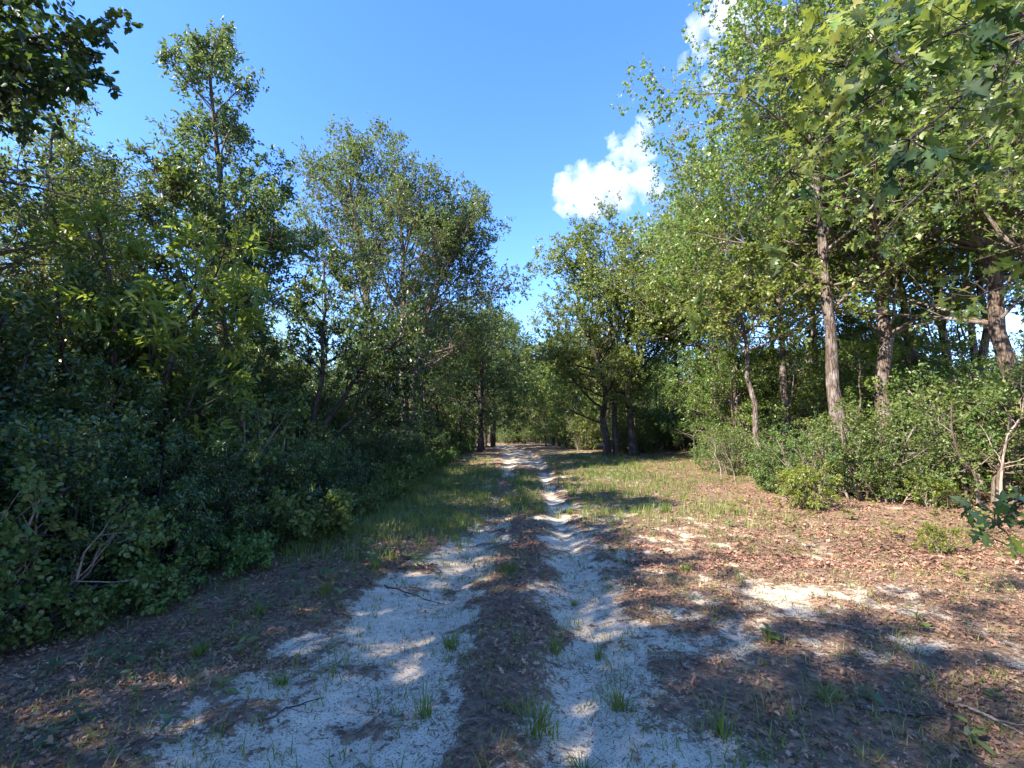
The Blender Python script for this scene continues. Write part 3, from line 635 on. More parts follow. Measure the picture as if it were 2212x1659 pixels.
lt = [bush('thin_leaved_shrub', B_LT[0], px_x(2125, 9.8), 9.8, 1.25, 'large airy shrub with pale bare stems at its foot near the right edge'),
      bush('leafy_shrub', B_LT[1], px_x(1790, 12.5), 12.5, 1.0, 'mid green shrub at the foot of the thick oak pair'),
      bush('lime_shrub', B_LT[2], px_x(1750, 9.6), 9.6, .95, 'bright yellow green shrub standing alone in front of the right woods')]
copy_tree(lt[2], (px_x(2020, 9.3), 9.3), 1.0, .7, 'small yellow green shrub in the leaf litter left of the large airy shrub')
copy_tree(lt[2], (px_x(2040, 6.2), 6.2), 2.2, .42, 'knee high yellow green seedling shrub alone on the sunlit litter')
copy_tree(lt[1], (px_x(1550, 16.5), 16.5), 2.0, .72, 'dark shrub left of the slender trunk on the sunny verge')
copy_tree(lt[0], (px_x(1960, 10.6), 10.6), 2.0, .8, 'airy shrub directly in front of the rightmost thick trunk')
copy_tree(lt[1], (px_x(1700, 11.6), 11.6), 4.0, .62, 'small leafy shrub right beside the slender sunlit trunk')
for i, (px_, yy, s_, k_) in enumerate(((60, 3.9, .8, 1), (210, 4.9, .75, 2), (120, 5.6, 1.3, 2), (400, 6.0, .8, 2), (470, 7.4, 1.3, 1), (560, 8.4, .85, 2), (640, 10.2, 1.2, 1), (700, 11.5, 1.0, 2), (790, 14.5, 1.2, 1), (850, 18.5, 1.2, 2), (300, 7.5, 1.5, 1))):
    copy_tree(lt[k_], (px_x(px_, yy) - .1, yy), i * 1.9, s_, ('yellow green' if k_ == 2 else 'mid green broad leaved') + ' shrub among the dark thicket ' + ('nearest the camera', 'behind the nearest shrubs', 'near the camera with a higher crown', 'facing the litter strip', 'opposite the pale clearing', 'left of the bright grass', 'below the crooked tree', 'beside the crooked tree', 'below the forked oak', 'beyond the forked oak', 'under the leaning bay stems')[i])
copy_tree(lt[0], (px_x(1765, 10.9), 10.9), 1.0, .85, 'airy shrub hiding the foot of the left thick trunk')
copy_tree(lt[0], (px_x(1870, 10.5), 10.5), 4.0, 1.0, 'airy shrub between the feet of the two thick trunks')
copy_tree(lt[1], (px_x(1925, 9.9), 9.9), 2.0, .8, 'rounded green shrub in front of the rightmost thick trunk, at the litter edge')
copy_tree(lt[1], (px_x(1690, 12.2), 12.2), 5.0, .9, 'rounded green shrub just right of the slender sunlit trunk')
GRs = 'shrubs in the undergrowth of the right woods'; LRs = 'green shrub merged into the undergrowth between the right hand trunks'
for i in range(105):
    y = rg.uniform(11.5, 34)
    lo = 6.3 if y < 15 else 4.4 if y < 22 else 3.0; x = rg.uniform(lo + .06 * y, 9 + y * .95)
    if y < 26 and x < max(6.5, .42 * y): continue
    k = int(rg.choice([0, 0, 1])); copy_tree(lt[k], (x, y), rg.uniform(0, 6.28), rg.uniform(.6, 1.0) if rg.random() < .6 else rg.uniform(1.2, 1.6), lab_under(k, x, y), GRs)
for i in range(10):
    y = rg.uniform(7, 11.5); x = rg.uniform(10.5, 15); k = 0; copy_tree(lt[0], (x, y), rg.uniform(0, 6.28), rg.uniform(1.2, 1.6), lab_under(k, x, y), GRs)
for i in range(30):
    y = rg.uniform(26, 36); x = rg.uniform(4.2 + (y < 29) * 1.5, 16); k = i % 2
    copy_tree(lt[k], (x, y), rg.uniform(0, 6.28), rg.uniform(.9, 1.6), 'green shrub behind the three stemmed oak' if x < 9 else 'green shrub far behind the slender trunk', 'shrubs behind the front oaks')
for i in range(44):
    y = rg.uniform(34, 70); sgn = rg.choice([-1, 1]); x = float(track_x(y)) + sgn * rg.uniform(2.3, 9)
    copy_tree(lt[1 if sgn > 0 else 0], (x, y), rg.uniform(0, 6.28), rg.uniform(.9, 1.5), 'distant green shrub bordering the track near its far bend', 'shrubs bordering the far track')

# ---------------------------------------------------------------- leaf litter, debris and grass
def leaf_geo(p, a, nn, l, w_, fold, curl, shape, tint):
    M = len(p); nn = nrm(nn - (nn * a).sum(-1, keepdims=True) * a); s = np.cross(a, nn)
    l = l[:, None]; w_ = w_[:, None]; fold = fold[:, None] * w_; curl = curl[:, None] * l
    if shape == 'rhomb':
        V = np.stack([p, p + a * l * .5 + s * w_ * .5 + nn * fold, p + a * l + nn * curl, p + a * l * .5 - s * w_ * .5 + nn * fold], 1); k = 4
        fs = [np.array([[0, 1, 2], [0, 2, 3]])]
    else:
        q = [(0, 0), (.22, .14), (.38, .46), (.5, .16), (.66, .5), (.76, .2), (1, .05)]
        L_ = [p + a * l * u + s * w_ * v + nn * (fold * (v * 2) + curl * u * u) for u, v in q[1:]]
        R_ = [p + a * l * u - s * w_ * v + nn * (fold * (v * 2) + curl * u * u) for u, v in q[1:]]
        V = np.stack([p] + L_ + R_, 1); k = 13
        fs = [np.array([[0, 1, 7], [1, 2, 3], [7, 9, 8], [3, 4, 5], [9, 11, 10], ]), np.array([[1, 3, 9, 7], [3, 5, 11, 9], [5, 6, 12, 11]])]
    o = (np.arange(M) * k)[:, None, None]
    return V.reshape(-1, 3), [(f[None] + o).reshape(-1, f.shape[1]) for f in fs], np.repeat(tint, k)

rl_ = rngf(301)
def scatter(n, y0, y1, wfun, xl=-6.5, pw=1.0):
    y = y0 + (y1 - y0) * rl_.random(n) ** pw; x = (rl_.random(n) * 2 - 1) * (y * 1.15 + .6)
    k = (x > xl) & (rl_.random(n) < wfun(x, y)); return x[k], y[k]
def litter(name, n, y0, y1, size, shape, dens, label, pw=1.0, mat=M_DEAD, tilt=.45):
    x, y = scatter(n, y0, y1, dens, pw=pw); M = len(x)
    z = surf_z(x, y) + rl_.uniform(.002, .022, M)
    th = rl_.uniform(0, 6.28, M); a = nrm(np.stack([np.cos(th), np.sin(th), rl_.normal(0, tilt * .5, M)], -1))
    nn = nrm(np.stack([rl_.normal(0, tilt, M), rl_.normal(0, tilt, M), np.ones(M)], -1))
    l = size * np.clip(rl_.lognormal(-.12, .42, M), .3, 1.7)
    cl = fbm(x, y, .9, 61, 3)
    tint = np.clip(.45 + (cl - .5) * .9 + rl_.normal(0, .22, M), 0, 1)
    V, F_, tt = leaf_geo(np.stack([x, y, z], -1), a, nn, l, l * rl_.uniform(.4, .75, M), rl_.uniform(-.1, .7, M), rl_.uniform(-.1, .45, M), shape, tint)
    return tag(link(name, np_mesh(name, V, F_, mat, {'tint': tt})), label, kind='stuff')
def dl(x, y):
    m = sand_mask(x, y); return np.clip(1.05 - 1.5 * sstep(.26, .60, m), .03, 1) * (.35 + .65 * sstep(.36, .56, fbm(x, y, .28, 63, 3))) * (1 - .5 * grass_mask(x, y))
litter('leaf_fragments', 90000, 2.0, 7.5, .022, 'rhomb', dl, 'broken bits of brown leaves matted between the whole ones', pw=.8)
litter('leaf_litter', 30000, 2.0, 6.5, .036, 'lobed', dl, 'brown curled oak leaves lying thick over the ground nearest the camera', pw=.8)
litter('leaf_litter', 110000, 5.5, 21, .047, 'rhomb', dl, 'pinkish brown dead leaves carpeting the ground under the right woods', pw=1.1)
# short dark needles, bark crumbs and twig bits
x, y = scatter(100000, 2.0, 10, lambda x, y: .25 + .75 * (fbm(x, y, .5, 71, 3) > .48)); M = len(x)
z = surf_z(x, y) + .004; th = rl_.uniform(0, 6.28, M); a = np.stack([np.cos(th), np.sin(th), rl_.normal(0, .12, M)], -1)
l = rl_.uniform(.015, .075, M)
V, F_, tt = leaf_geo(np.stack([x, y, z], -1), nrm(a), np.tile(np.array([[0, 0, 1.]]), (M, 1)), l, rl_.uniform(.003, .007, M), np.zeros(M), rl_.uniform(0, .1, M), 'rhomb', np.clip(rl_.normal(.22, .22, M), 0, 1))
tag(link('twig_debris', np_mesh('twig_debris', V, F_, M_DEAD, {'tint': tt})), 'fine twigs and needles sprinkled over the pale sand', kind='stuff')

def blades(x, y, z, h, wd, rng, lean=.45, tint=None, dirs=None, seg=2):
    M = len(x); th = rng.uniform(0, 6.28, M) if dirs is None else dirs
    d = np.stack([np.cos(th), np.sin(th), np.zeros(M)], -1); s = np.stack([-np.sin(th), np.cos(th), np.zeros(M)], -1)
    base = np.stack([x, y, z - .008], -1); le = (lean * rng.uniform(.2, 1.6, M) * h)[:, None]
    rows = []
    for i in range(seg + 1):
        u = i / seg; c = base + d * le * u ** 1.8 + np.array([0, 0, 1.]) * (h * (u - .18 * u * u * np.minimum(lean * 2, 1.5)))[:, None]
        ww = (wd * (1 - .55 * u))[:, None] * .5
        if i < seg: rows += [c - s * ww, c + s * ww]
        else: rows += [c]
    k = 2 * seg + 1; V = np.stack(rows, 1).reshape(-1, 3); o = (np.arange(M) * k)[:, None, None]
    q = np.array([[2 * i, 2 * i + 1, 2 * i + 3, 2 * i + 2] for i in range(seg - 1)]); t = np.array([[2 * seg - 2, 2 * seg - 1, 2 * seg]])
    tt = np.repeat(np.clip(rng.normal(.42, .2, M) if tint is None else tint, 0, 1), k)
    return V, [(q[None] + o).reshape(-1, 4), (t[None] + o).reshape(-1, 3)], tt
# clumped grass: seeds, then blades round each seed
def grass_patch(n, y0, y1, hs, label, pw=1.0, wfun=grass_mask, per=9, wd=.006, dry=.42, lean=.55):
    sx_, sy_ = scatter(n, y0, y1, wfun, xl=-5, pw=pw); pi = np.repeat(np.arange(len(sx_)), per); M = len(pi)
    x = sx_[pi] + rl_.normal(0, .035, M); y = sy_[pi] + rl_.normal(0, .035, M)
    h = hs * rl_.uniform(.4, 1.5, M) * (.55 + .9 * fbm(x, y, .8, 81, 2)); tn = np.clip(rl_.normal(dry, .2, M) + (fbm(x, y, 1.4, 83, 2) - .5) * 1.0, 0, 1)
    V, F_, tt = blades(x, y, surf_z(x, y), h, np.full(M, wd) * (1 + y * .05), rl_, tint=np.where(rl_.random(M) < .15, .95, tn), lean=lean)
    return tag(link('grass', np_mesh('grass', V, F_, M_GRASS, {'tint': tt})), label, kind='stuff')
grass_patch(26000, 5.8, 24, .17, 'thin green grass growing along the track verges and the ridge between the ruts', pw=1.15)
grass_patch(5200, 2.0, 9, .075, 'sparse short grass seedlings dotted over the shaded sand', wfun=lambda x, y: .35 + .65 * (fbm(x, y, 1.1, 85, 3) > .52), per=6, dry=.5, lean=.9)

# single grass tufts, each its own thing
def tuft_mesh(seed, n, h, sp, wd=.008, lean=.7, dry=.45):
    r = rngf(seed); x = r.normal(0, sp, n); y = r.normal(0, sp, n)
    V, F_, tt = blades(x, y, np.zeros(n), h * r.uniform(.45, 1.2, n), np.full(n, wd), r, lean=lean, dirs=np.arctan2(y, x) + r.normal(0, .6, n), seg=4, tint=r.normal(dry, .2, n))
    return np_mesh('tuft', V, F_, M_GRASS, {'tint': tt})
TU = [tuft_mesh(401, 60, .15, .03), tuft_mesh(402, 34, .24, .025, lean=.45), tuft_mesh(403, 110, .12, .06, dry=.55), tuft_mesh(404, 40, .30, .05, wd=.014, lean=.8, dry=.35)]
def at_px(o, px, py, dz=0.0):
    x, y = ground_at(px, py); o.location = (x, y, gz(x, y) + dz); return o
TUFTS = [(0, 974, 1400, 1.15, 'yellow green sedge tuft alone on pale sand left of the centre ridge'),
         (1, 917, 1545, 1.0, 'spiky dark grass tuft on the sand left of the ridge nearest the camera'),
         (2, 1150, 1560, 1.5, 'broad low clump of grass mixed with brown oak leaves on the ridge nearest the camera'),
         (1, 1199, 1400, 1.1, 'upright thin grass tuft beside a hump of litter on the right rut'),
         (0, 1338, 1520, 1.2, 'sprawling weedy tuft on grey sand right of the right rut'),
         (2, 1100, 1240, 1.3, 'rounded grass clump on the ridge halfway to the bright grass'),
         (2, 1105, 1085, 2.2, 'taller grass mound on the centre ridge where the track narrows'),
         (3, 960, 1112, 1.3, 'bright yellow green grass clump at the left edge of the track'),
         (3, 815, 1235, 1.0, 'leafy upright weed clump on litter left of the track'),
         (3, 440, 1235, 1.25, 'long bladed grass clump against the dark thicket'),
         (0, 610, 1480, .9, 'small yellowish grass tuft at the litter edge on the left'),
         (0, 430, 1420, 1.1, 'green grass tuft in the shaded litter below the thicket'),
         (2, 1790, 1520, .9, 'dry yellow grass tuft in dark litter at the lower right'),
         (1, 1560, 1590, 1.3, 'tall loose grass tuft on grey sand near the lower right'),
         (0, 1240, 1290, .7, 'small tuft at the left rim of the right rut'),
         (3, 1665, 1395, .55, 'small bright green plant tuft among litter right of the clearing'),
         (1, 1295, 1410, .8, 'thin grass stems with a seed head right of the right rut'),
         (0, 1260, 1640, .9, 'tiny dark tuft on sand at the bottom of the view'),
         (0, 1480, 1240, 1.2, 'grass tuft in the middle of the pale clearing on the right'),
         (3, 1440, 1110, 1.1, 'fresh green clump on the sunny right verge'),
         (1, 1600, 1260, .9, 'tuft at the far edge of the pale sand on the right'),
         (3, 1230, 1110, .9, 'bright grass clump hugging the right rut on its right side'),
         (0, 700, 1290, 1.3, 'grass tuft in leaf litter at the left shoulder of the track'),
         (3, 560, 1335, .8, 'soft green clump where the thicket meets the litter')]
for i, (k, px, py, s_, lab) in enumerate(TUFTS):
    s_ *= .8; o = link('grass_tuft', TU[k]); at_px(o, px, py); o.scale = (s_,) * 3; o.rotation_euler = (0, 0, i * 1.7)
    tag(o, lab, 'grass tuft', 'grass tufts standing singly on the track and its shoulders')

# broad leaved seedlings; every leaf a part
def one_leaf(name, outline, mat, seed, fold=.18, curl=.18, tint=.5):
    """outline: (along, half width) from stalk to tip; a folded leaf of unit length along +X"""
    V = [(0, 0, 0)] ; n = len(outline)
    for u, v in outline: V.append((u, v, fold * v - curl * u * u))
    for u, v in outline: V.append((u, -v, fold * v - curl * u * u))
    for u, v in outline: V.append((u, 0, -curl * u * u))
    V.append((1.0, 0, -curl))
    L0, R0, M0, T = 1, 1 + n, 1 + 2 * n, 1 + 3 * n; tr = [(0, M0, L0), (0, R0, M0)]; qd = []
    for i in range(n - 1):
        qd += [(M0 + i, M0 + i + 1, L0 + i + 1, L0 + i), (R0 + i, R0 + i + 1, M0 + i + 1, M0 + i)]
    tr += [(M0 + n - 1, T, L0 + n - 1), (R0 + n - 1, T, M0 + n - 1)]
    tn = np.full(len(V), tint); tn[0] += .45; tn[M0:] += .4
    return np_mesh(name, np.array(V), [np.array(tr), np.array(qd)], mat, {'tint': np.clip(tn, 0, 1)})
OVAL = [(.12, .06), (.3, .19), (.5, .24), (.7, .19), (.88, .09)]
LONG = [(.12, .04), (.3, .10), (.55, .12), (.8, .07)]
LOBED = [(.10, .012), (.22, .035), (.26, .17), (.30, .22), (.36, .07), (.42, .06), (.47, .30), (.53, .36), (.55, .24), (.60, .08), (.66, .09), (.70, .27), (.76, .28), (.80, .10), (.86, .10), (.92, .06)]
LOBE2 = [(.08, .012), (.2, .05), (.30, .20), (.35, .10), (.42, .11), (.54, .40), (.57, .26), (.63, .12), (.74, .16), (.84, .24), (.86, .12), (.94, .05)]
SL = {'blue': one_leaf('leaf', OVAL, M_BLUE, 1), 'green': one_leaf('leaf', OVAL, M_SHRUB, 2), 'lobed': one_leaf('leaf', LOBED, M_OAK, 3, tint=.45), 'lime': one_leaf('leaf', LOBED, M_LIME, 4, tint=.4), 'long': one_leaf('leaf', LONG, M_BLUE, 5)}
def seedling(px, py, h, nl, ll, kind, label, seed, name='seedling', nst=1, mat=M_TWIG):
    r = rngf(seed); x, y = ground_at(px, py)
    e = bpy.data.objects.new(name, None); COL.objects.link(e); e.location = (x, y, gz(x, y)); e.empty_display_size = .05
    tag(e, label, 'plant')
    P = []
    for j in range(nst):
        a = r.uniform(0, 6.28); sp = .35 * h * (j > 0)
        P.append(stem(r, [(0, 0, -.02), (.5 * sp * math.cos(a), .5 * sp * math.sin(a), h * .5), (sp * math.cos(a), sp * math.sin(a), h * r.uniform(.8, 1))], 6, .008))
    P = np.stack(P); V, q = tubes(P, radii(np.full(len(P), .003 + .006 * h), 6, .4), 5)
    link('stem', np_mesh('stem', V, [q], mat, smooth=True), e)
    for i in range(nl):
        t = .25 + .75 * (i + .5) / nl; pp, tg = interp_poly(P[i % nst:i % nst + 1], np.array([t]))
        o = link('leaf', SL[kind], e); o.location = pp[0]
        o.rotation_euler = (r.normal(0, .25), r.uniform(-.55, .15), i * 2.4 + r.normal(0, .3)); s_ = ll * r.uniform(.7, 1.15) * (1.1 - .3 * t); o.scale = (s_,) * 3
    return e
SEED = [(262, 1440, .16, 9, .11, 'blue', 'blue green broad leaved seedling in the shaded litter at the lower left'),
        (165, 1565, .10, 7, .08, 'blue', 'small star shaped bluish seedling nearest the lower left corner'),
        (330, 1340, .2, 10, .09, 'green', 'dull green leafy weed at the foot of the dark thicket'),
        (90, 1620, .09, 6, .08, 'blue', 'low bluish seedling close to the bottom edge on the left'),
        (480, 1500, .08, 5, .10, 'green', 'tiny green seedling in brown leaves on the left'),
        (520, 1300, .22, 10, .10, 'green', 'leafy weed on the left shoulder beside the thicket'),
        (640, 1340, .16, 8, .09, 'green', 'small dark weed in the gap between the litter and the sand'),
        (1660, 1390, .13, 8, .11, 'green', 'glossy green seedling in dark litter right of the clearing'),
        (1880, 1530, .10, 5, .09, 'blue', 'bluish seedling in the litter near the lower right'),
        (1985, 1375, .22, 12, .09, 'green', 'leafy green weed in the shadow near the right edge'),
        (1730, 1190, .34, 9, .10, 'green', 'thin upright seedling with few leaves on the sunlit litter'),
        (1905, 1080, 1.0, 22, .17, 'lobed', 'waist high oak sapling with large lobed leaves in front of the right woods'),
        (1650, 1090, .35, 10, .14, 'lime', 'low bright green seedling at the foot of the slender trunk'),
        (2060, 1260, .30, 9, .10, 'lime', 'sunlit yellow green seedling on the litter near the right edge'),
        (2130, 1175, .3, 8, .13, 'lime', 'small lime leaved seedling below the large airy shrub'),
        (1390, 1100, .22, 9, .10, 'lime', 'small bright green weed on the right verge behind the clearing'),
        (2100, 1620, .12, 7, .10, 'green', 'low weed near the lower right corner'),
        (1450, 1345, .10, 6, .08, 'blue', 'small bluish weed on the grey sand of the clearing'),
        (1560, 1060, .3, 10, .10, 'green', 'green weed on the verge left of the slender trunk'),
        (1120, 1640, .07, 5, .07, 'long', 'narrow leaved seedling on the sand at the bottom of the view')]
for i, a_ in enumerate(SEED): seedling(*a_[:6], a_[6], 500 + i)

# small weeds alike, scattered through the litter
rw = rngf(611)
wk = {}
def weeds(n, xf, yf, kinds, lab, grp, hs=.16, ls=.09):
    for i in range(n):
        y = yf(rw); x = xf(rw, y); k = kinds[int(rw.integers(0, len(kinds)))]
        if sand_mask(np.array([x]), np.array([y]))[0] > .62: continue
        if k not in wk:
            wk[k] = []
            for j in range(2):
                e_ = seedling(1106, 1400, 1.0, 9 - 2 * j, .55, k, lab, 640 + j); wk[k].append(e_); e_.location = (x, y, gz(x, y)); s_ = hs * rw.uniform(.6, 1.5); e_.scale = (s_,) * 3; e_['group'] = grp
            continue
        src = wk[k][int(rw.integers(0, 2))]; c = src.copy(); COL.objects.link(c); c.location = (x, y, gz(x, y)); s_ = hs * rw.uniform(.6, 1.5); c.scale = (s_,) * 3
        c.rotation_euler = (0, 0, rw.uniform(0, 6.28)); c['label'] = lab; c['group'] = grp
        for ch in src.children:
            q_ = ch.copy(); COL.objects.link(q_); q_.parent = c
weeds(110, lambda r, y: r.uniform(max(-3.9, -1.1 * y), -1.5 + .08 * y), lambda r: r.uniform(2.4, 7.5), ['blue', 'green'], 'small leafy weed in the shaded litter left of the sand', 'weeds in the shaded litter on the left', .11)
weeds(34, lambda r, y: r.uniform(1.2, min(8, 1.05 * y)), lambda r: r.uniform(2.6, 9), ['green', 'blue'], 'small leafy weed in the litter right of the ruts', 'weeds scattered over the clearing on the right', .08)
weeds(40, lambda r, y: r.uniform(2.6, 9.5), lambda r: r.uniform(7, 13), ['lime', 'green'], 'fresh green weed on the sunny litter before the right woods', 'weeds on the sunny right verge', .2)

# fallen sticks
def stick(pts, r, label, mat=M_TWIG, seed=0, twigs=2):
    rr_ = rngf(seed); w_ = []
    for px, py, dz in pts:
        x, y = ground_at(px, py); w_.append((x, y, gz(x, y) + r + dz))
    P = stem(rr_, w_, 9, .012)[None]; P[..., 2] = np.maximum(P[..., 2], surf_z(P[..., 0], P[..., 1]) + r * .6)
    parts = [tubes(P, radii(np.array([r]), 9, .35), 6)]
    if twigs:
        C_, r1_, _, _ = grow(rr_, P, np.array([r]), twigs, .3, .95, (25, 55), .22, 4, up=-.05, wob=.15)
        C_[..., 2] = np.maximum(C_[..., 2], surf_z(C_[..., 0], C_[..., 1]) + .004); parts.append(tubes(C_, radii(r1_, 4), 4))
    V, F_ = merge(parts); o = link('fallen_stick', np_mesh('fallen_stick', V, F_, mat, smooth=True))
    tag(o, label, 'stick', 'sticks lying on the ground')
stick([(1730, 1350, 0), (1850, 1372, .02), (1960, 1405, 0)], .011, 'long pale stick lying across the litter at the right', M_BARKP, 1)
stick([(2050, 1530, 0), (2120, 1560, .02), (2212, 1600, 0)], .012, 'curved pale stick near the right edge at the bottom', M_BARKP, 2)
stick([(1735, 1410, 0), (1765, 1450, .02), (1790, 1500, 0)], .007, 'thin straight twig pointing at the camera right of the clearing', M_TWIG, 3)
stick([(1850, 1545, 0), (1930, 1552, 0), (2010, 1562, 0)], .016, 'dark weathered stick half buried in litter at the lower right', M_BARK, 4)
stick([(830, 1265, 0), (900, 1285, .01), (960, 1290, 0)], .007, 'short dark twig across the left rut', M_DTWIG, 5)
stick([(1560, 1290, 0), (1640, 1300, 0), (1740, 1310, 0)], .007, 'thin twig at the far side of the pale clearing', M_TWIG, 6)
stick([(560, 1560, 0), (640, 1530, .01), (700, 1500, 0)], .006, 'small dark twig at the left edge of the sand', M_DTWIG, 8)
# upright dead twigs beside the slender trunk
e = bpy.data.objects.new('dead_sapling', None); COL.objects.link(e); x, y = ground_at(1592, 1050); e.location = (x, y, gz(x, y))
tag(e, 'bare grey dead sapling left of the slender sunlit trunk', 'dead sapling')
r_ = rngf(9); P = stem(r_, [(0, 0, -.05), (-.1, 0, .5), (-.3, 0, 1.0)], 7, .02)[None]
V, q = tubes(P, radii(np.array([.016]), 7), 5); link('trunk', np_mesh('trunk', V, [q], M_BARKP, smooth=True), e)
C_, r1_, _, _ = grow(r_, P, np.array([.016]), 9, .2, 1, (30, 60), .45, 5, up=.2); C2, r2_, _, _ = grow(r_, C_, r1_, 4, .3, 1, (25, 60), .2, 3)
V, F_ = merge([tubes(C_, radii(r1_, 5), 4), tubes(C2, radii(r2_, 3), 3)]); link('branches', np_mesh('branches', V, F_, M_BARKP, smooth=True), e)

for (px_, yy, s_, rz_, lab) in ((560, 8.2, 1.7, 1.0, 'tangle of bare grey twigs inside the left thicket below the tall tree'), 
                              (2150, 8.6, 2.2, 3.0, 'dead grey stem leaning in the big shrub at the right edge'), (1560, 14.5, 1.2, 5.0, 'small bare sapling behind the verge left of the slender trunk')):
    copy_tree(e, (px_x(px_, yy), yy), rz_, s_, lab)

# ---------------------------------------------------------------- the oak right beside the camera: its low boughs hang into the view
def P3(px, py, d):     # point at depth d along the view axis
    p = R(PITCH); u = (px - 1106) / F_PX * d; v = -(py - 829.5) / F_PX * d
    return (u, d * math.cos(p) - v * math.sin(p), CAM_H + d * math.sin(p) + v * math.cos(p))
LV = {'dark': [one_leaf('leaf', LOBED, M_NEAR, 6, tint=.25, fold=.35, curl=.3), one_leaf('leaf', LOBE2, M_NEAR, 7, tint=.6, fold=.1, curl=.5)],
      'green': [one_leaf('leaf', LOBED, M_OAK, 8, tint=.3), one_leaf('leaf', LOBE2, M_OAK, 9, tint=.6, curl=.3)],
      'lime': [one_leaf('leaf', LOBED, M_LIME, 10, tint=.25, curl=.1), one_leaf('leaf', LOBE2, M_LIME, 11, tint=.5, curl=.25)]}
SMALL = {}
def bough(e, root_pt, pts, r, clusters, seed, name='branch', mat=M_DTWIG):
    """pts (px,py,depth); clusters (px,py,depth,count,kind,size)"""
    rr_ = rngf(seed); W_ = ([root_pt] if root_pt else []) + [P3(*p) for p in pts]; o_ = Vector(e.location)
    W_ = [tuple(Vector(p) - o_) for p in W_]
    k = 14; r *= 1.5; P = stem(rr_, W_, k, .012)[None]; parts = [tubes(P, radii(np.array([r]), k, .2), 7)]
    C_, r1_, _, _ = grow(rr_, P, np.array([r]), 15 if r > .01 else 5, .28, 1, (25, 65), .5 if r > .01 else .2, 5, up=-.05, wob=.2, rratio=.4, rlen=.012); parts.append(tubes(C_, radii(r1_, 5), 4))
    nl_ = 13; pi_ = np.repeat(np.arange(len(C_)), nl_); M_l = len(pi_); tt_ = .3 + .7 * rr_.random(M_l) ** .6; pp_, tg_ = interp_poly(C_[pi_], tt_)
    a_ = nrm(tg_ * .8 + nrm(rr_.normal(size=(M_l, 3))) * .8 + np.array([0, 0, -.3])); SMALL.setdefault(e.name, []).append((pp_ + rr_.normal(size=(M_l, 3)) * .01, a_, rr_.normal(0, .5, (M_l, 3)) + np.array([0, 0, .8]), rr_.uniform(.05, .11, M_l) * (1 if r > .01 else .6), np.clip(rr_.normal(.3, .3, M_l), 0, 1)))
    T = []
    for (px, py, d, n, kd, sz) in clusters:
        c = np.array(Vector(P3(px, py, d)) - o_); i = int(np.argmin(np.linalg.norm(P[0] - c, axis=1) + np.arange(k)[::-1] * .008)); b = P[0, i]
        T.append(stem(rr_, [b, (b + c) / 2 + rr_.normal(0, .02, 3), c], 5, .008))
        for j in range(n + (1 if d < 3.5 else 0)):
            q = rr_.random() * .5; pos = c * (1 - q) + b * q + rr_.normal(0, .012, 3)
            o = link('leaf', LV[kd][int(rr_.integers(0, 2))], e); o.location = pos; dir_ = Vector(c - b).normalized()
            v = (dir_ * .8 + Vector(rr_.normal(0, .75, 3)) + Vector((0, 0, -.35))).normalized(); nn = (Vector((0, 0, 1)) * .7 + Vector(rr_.normal(0, .6, 3)))
            y_ = nn.cross(v).normalized(); z_ = v.cross(y_); M_ = Matrix((v, y_, z_)).transposed(); o.rotation_euler = M_.to_euler(); s_ = sz * rr_.uniform(.7, 1.15); o.scale = (s_,) * 3
    if T: parts.append(tubes(np.stack(T), radii(np.full(len(T), .0042), 5, .4), 4))
    V, F_ = merge(parts); link(name, np_mesh(name, V, F_, mat, smooth=True), e)
e = bpy.data.objects.new('overhanging_oak', None); COL.objects.link(e); e.location = (4.4, .7, gz(4.4, .7))
tag(e, 'near oak whose low boughs with large lobed leaves hang into the upper right corner', 'tree')
P = stem(rngf(3), [(0, 0, -.2), (.05, 0, 2), (-.1, .05, 4), (.1, 0, 6.5), (0, .1, 9)], 12, .03)[None]
V, q = tubes(P, radii(np.array([.19]), 12, .3), 12); link('trunk', np_mesh('trunk', V, [q], M_BARK, smooth=True), e)
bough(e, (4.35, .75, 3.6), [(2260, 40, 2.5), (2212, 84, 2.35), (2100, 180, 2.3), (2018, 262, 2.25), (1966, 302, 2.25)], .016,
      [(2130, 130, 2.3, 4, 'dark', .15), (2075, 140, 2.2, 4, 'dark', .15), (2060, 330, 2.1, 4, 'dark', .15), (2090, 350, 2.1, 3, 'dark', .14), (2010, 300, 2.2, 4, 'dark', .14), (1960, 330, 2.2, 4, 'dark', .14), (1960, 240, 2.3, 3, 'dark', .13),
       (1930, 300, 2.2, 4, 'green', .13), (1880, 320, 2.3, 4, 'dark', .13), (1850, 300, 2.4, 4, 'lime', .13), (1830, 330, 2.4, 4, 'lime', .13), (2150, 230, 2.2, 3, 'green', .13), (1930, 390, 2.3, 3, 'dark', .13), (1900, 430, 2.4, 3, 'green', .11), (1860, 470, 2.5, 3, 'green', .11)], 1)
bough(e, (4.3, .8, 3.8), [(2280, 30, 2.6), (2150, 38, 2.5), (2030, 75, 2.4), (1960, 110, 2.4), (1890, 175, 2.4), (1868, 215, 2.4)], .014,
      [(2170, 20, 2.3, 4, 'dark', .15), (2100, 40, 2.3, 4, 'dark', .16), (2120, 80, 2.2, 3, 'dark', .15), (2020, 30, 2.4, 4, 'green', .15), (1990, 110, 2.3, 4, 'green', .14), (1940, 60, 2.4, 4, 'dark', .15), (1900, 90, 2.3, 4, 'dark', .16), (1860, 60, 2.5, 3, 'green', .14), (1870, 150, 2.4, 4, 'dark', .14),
       (1910, 170, 2.3, 4, 'dark', .14), (1840, 190, 2.5, 4, 'green', .13), (1960, 180, 2.3, 4, 'dark', .14), (1880, 240, 2.4, 4, 'green', .13), (1850, 10, 2.4, 3, 'lime', .14)], 2)
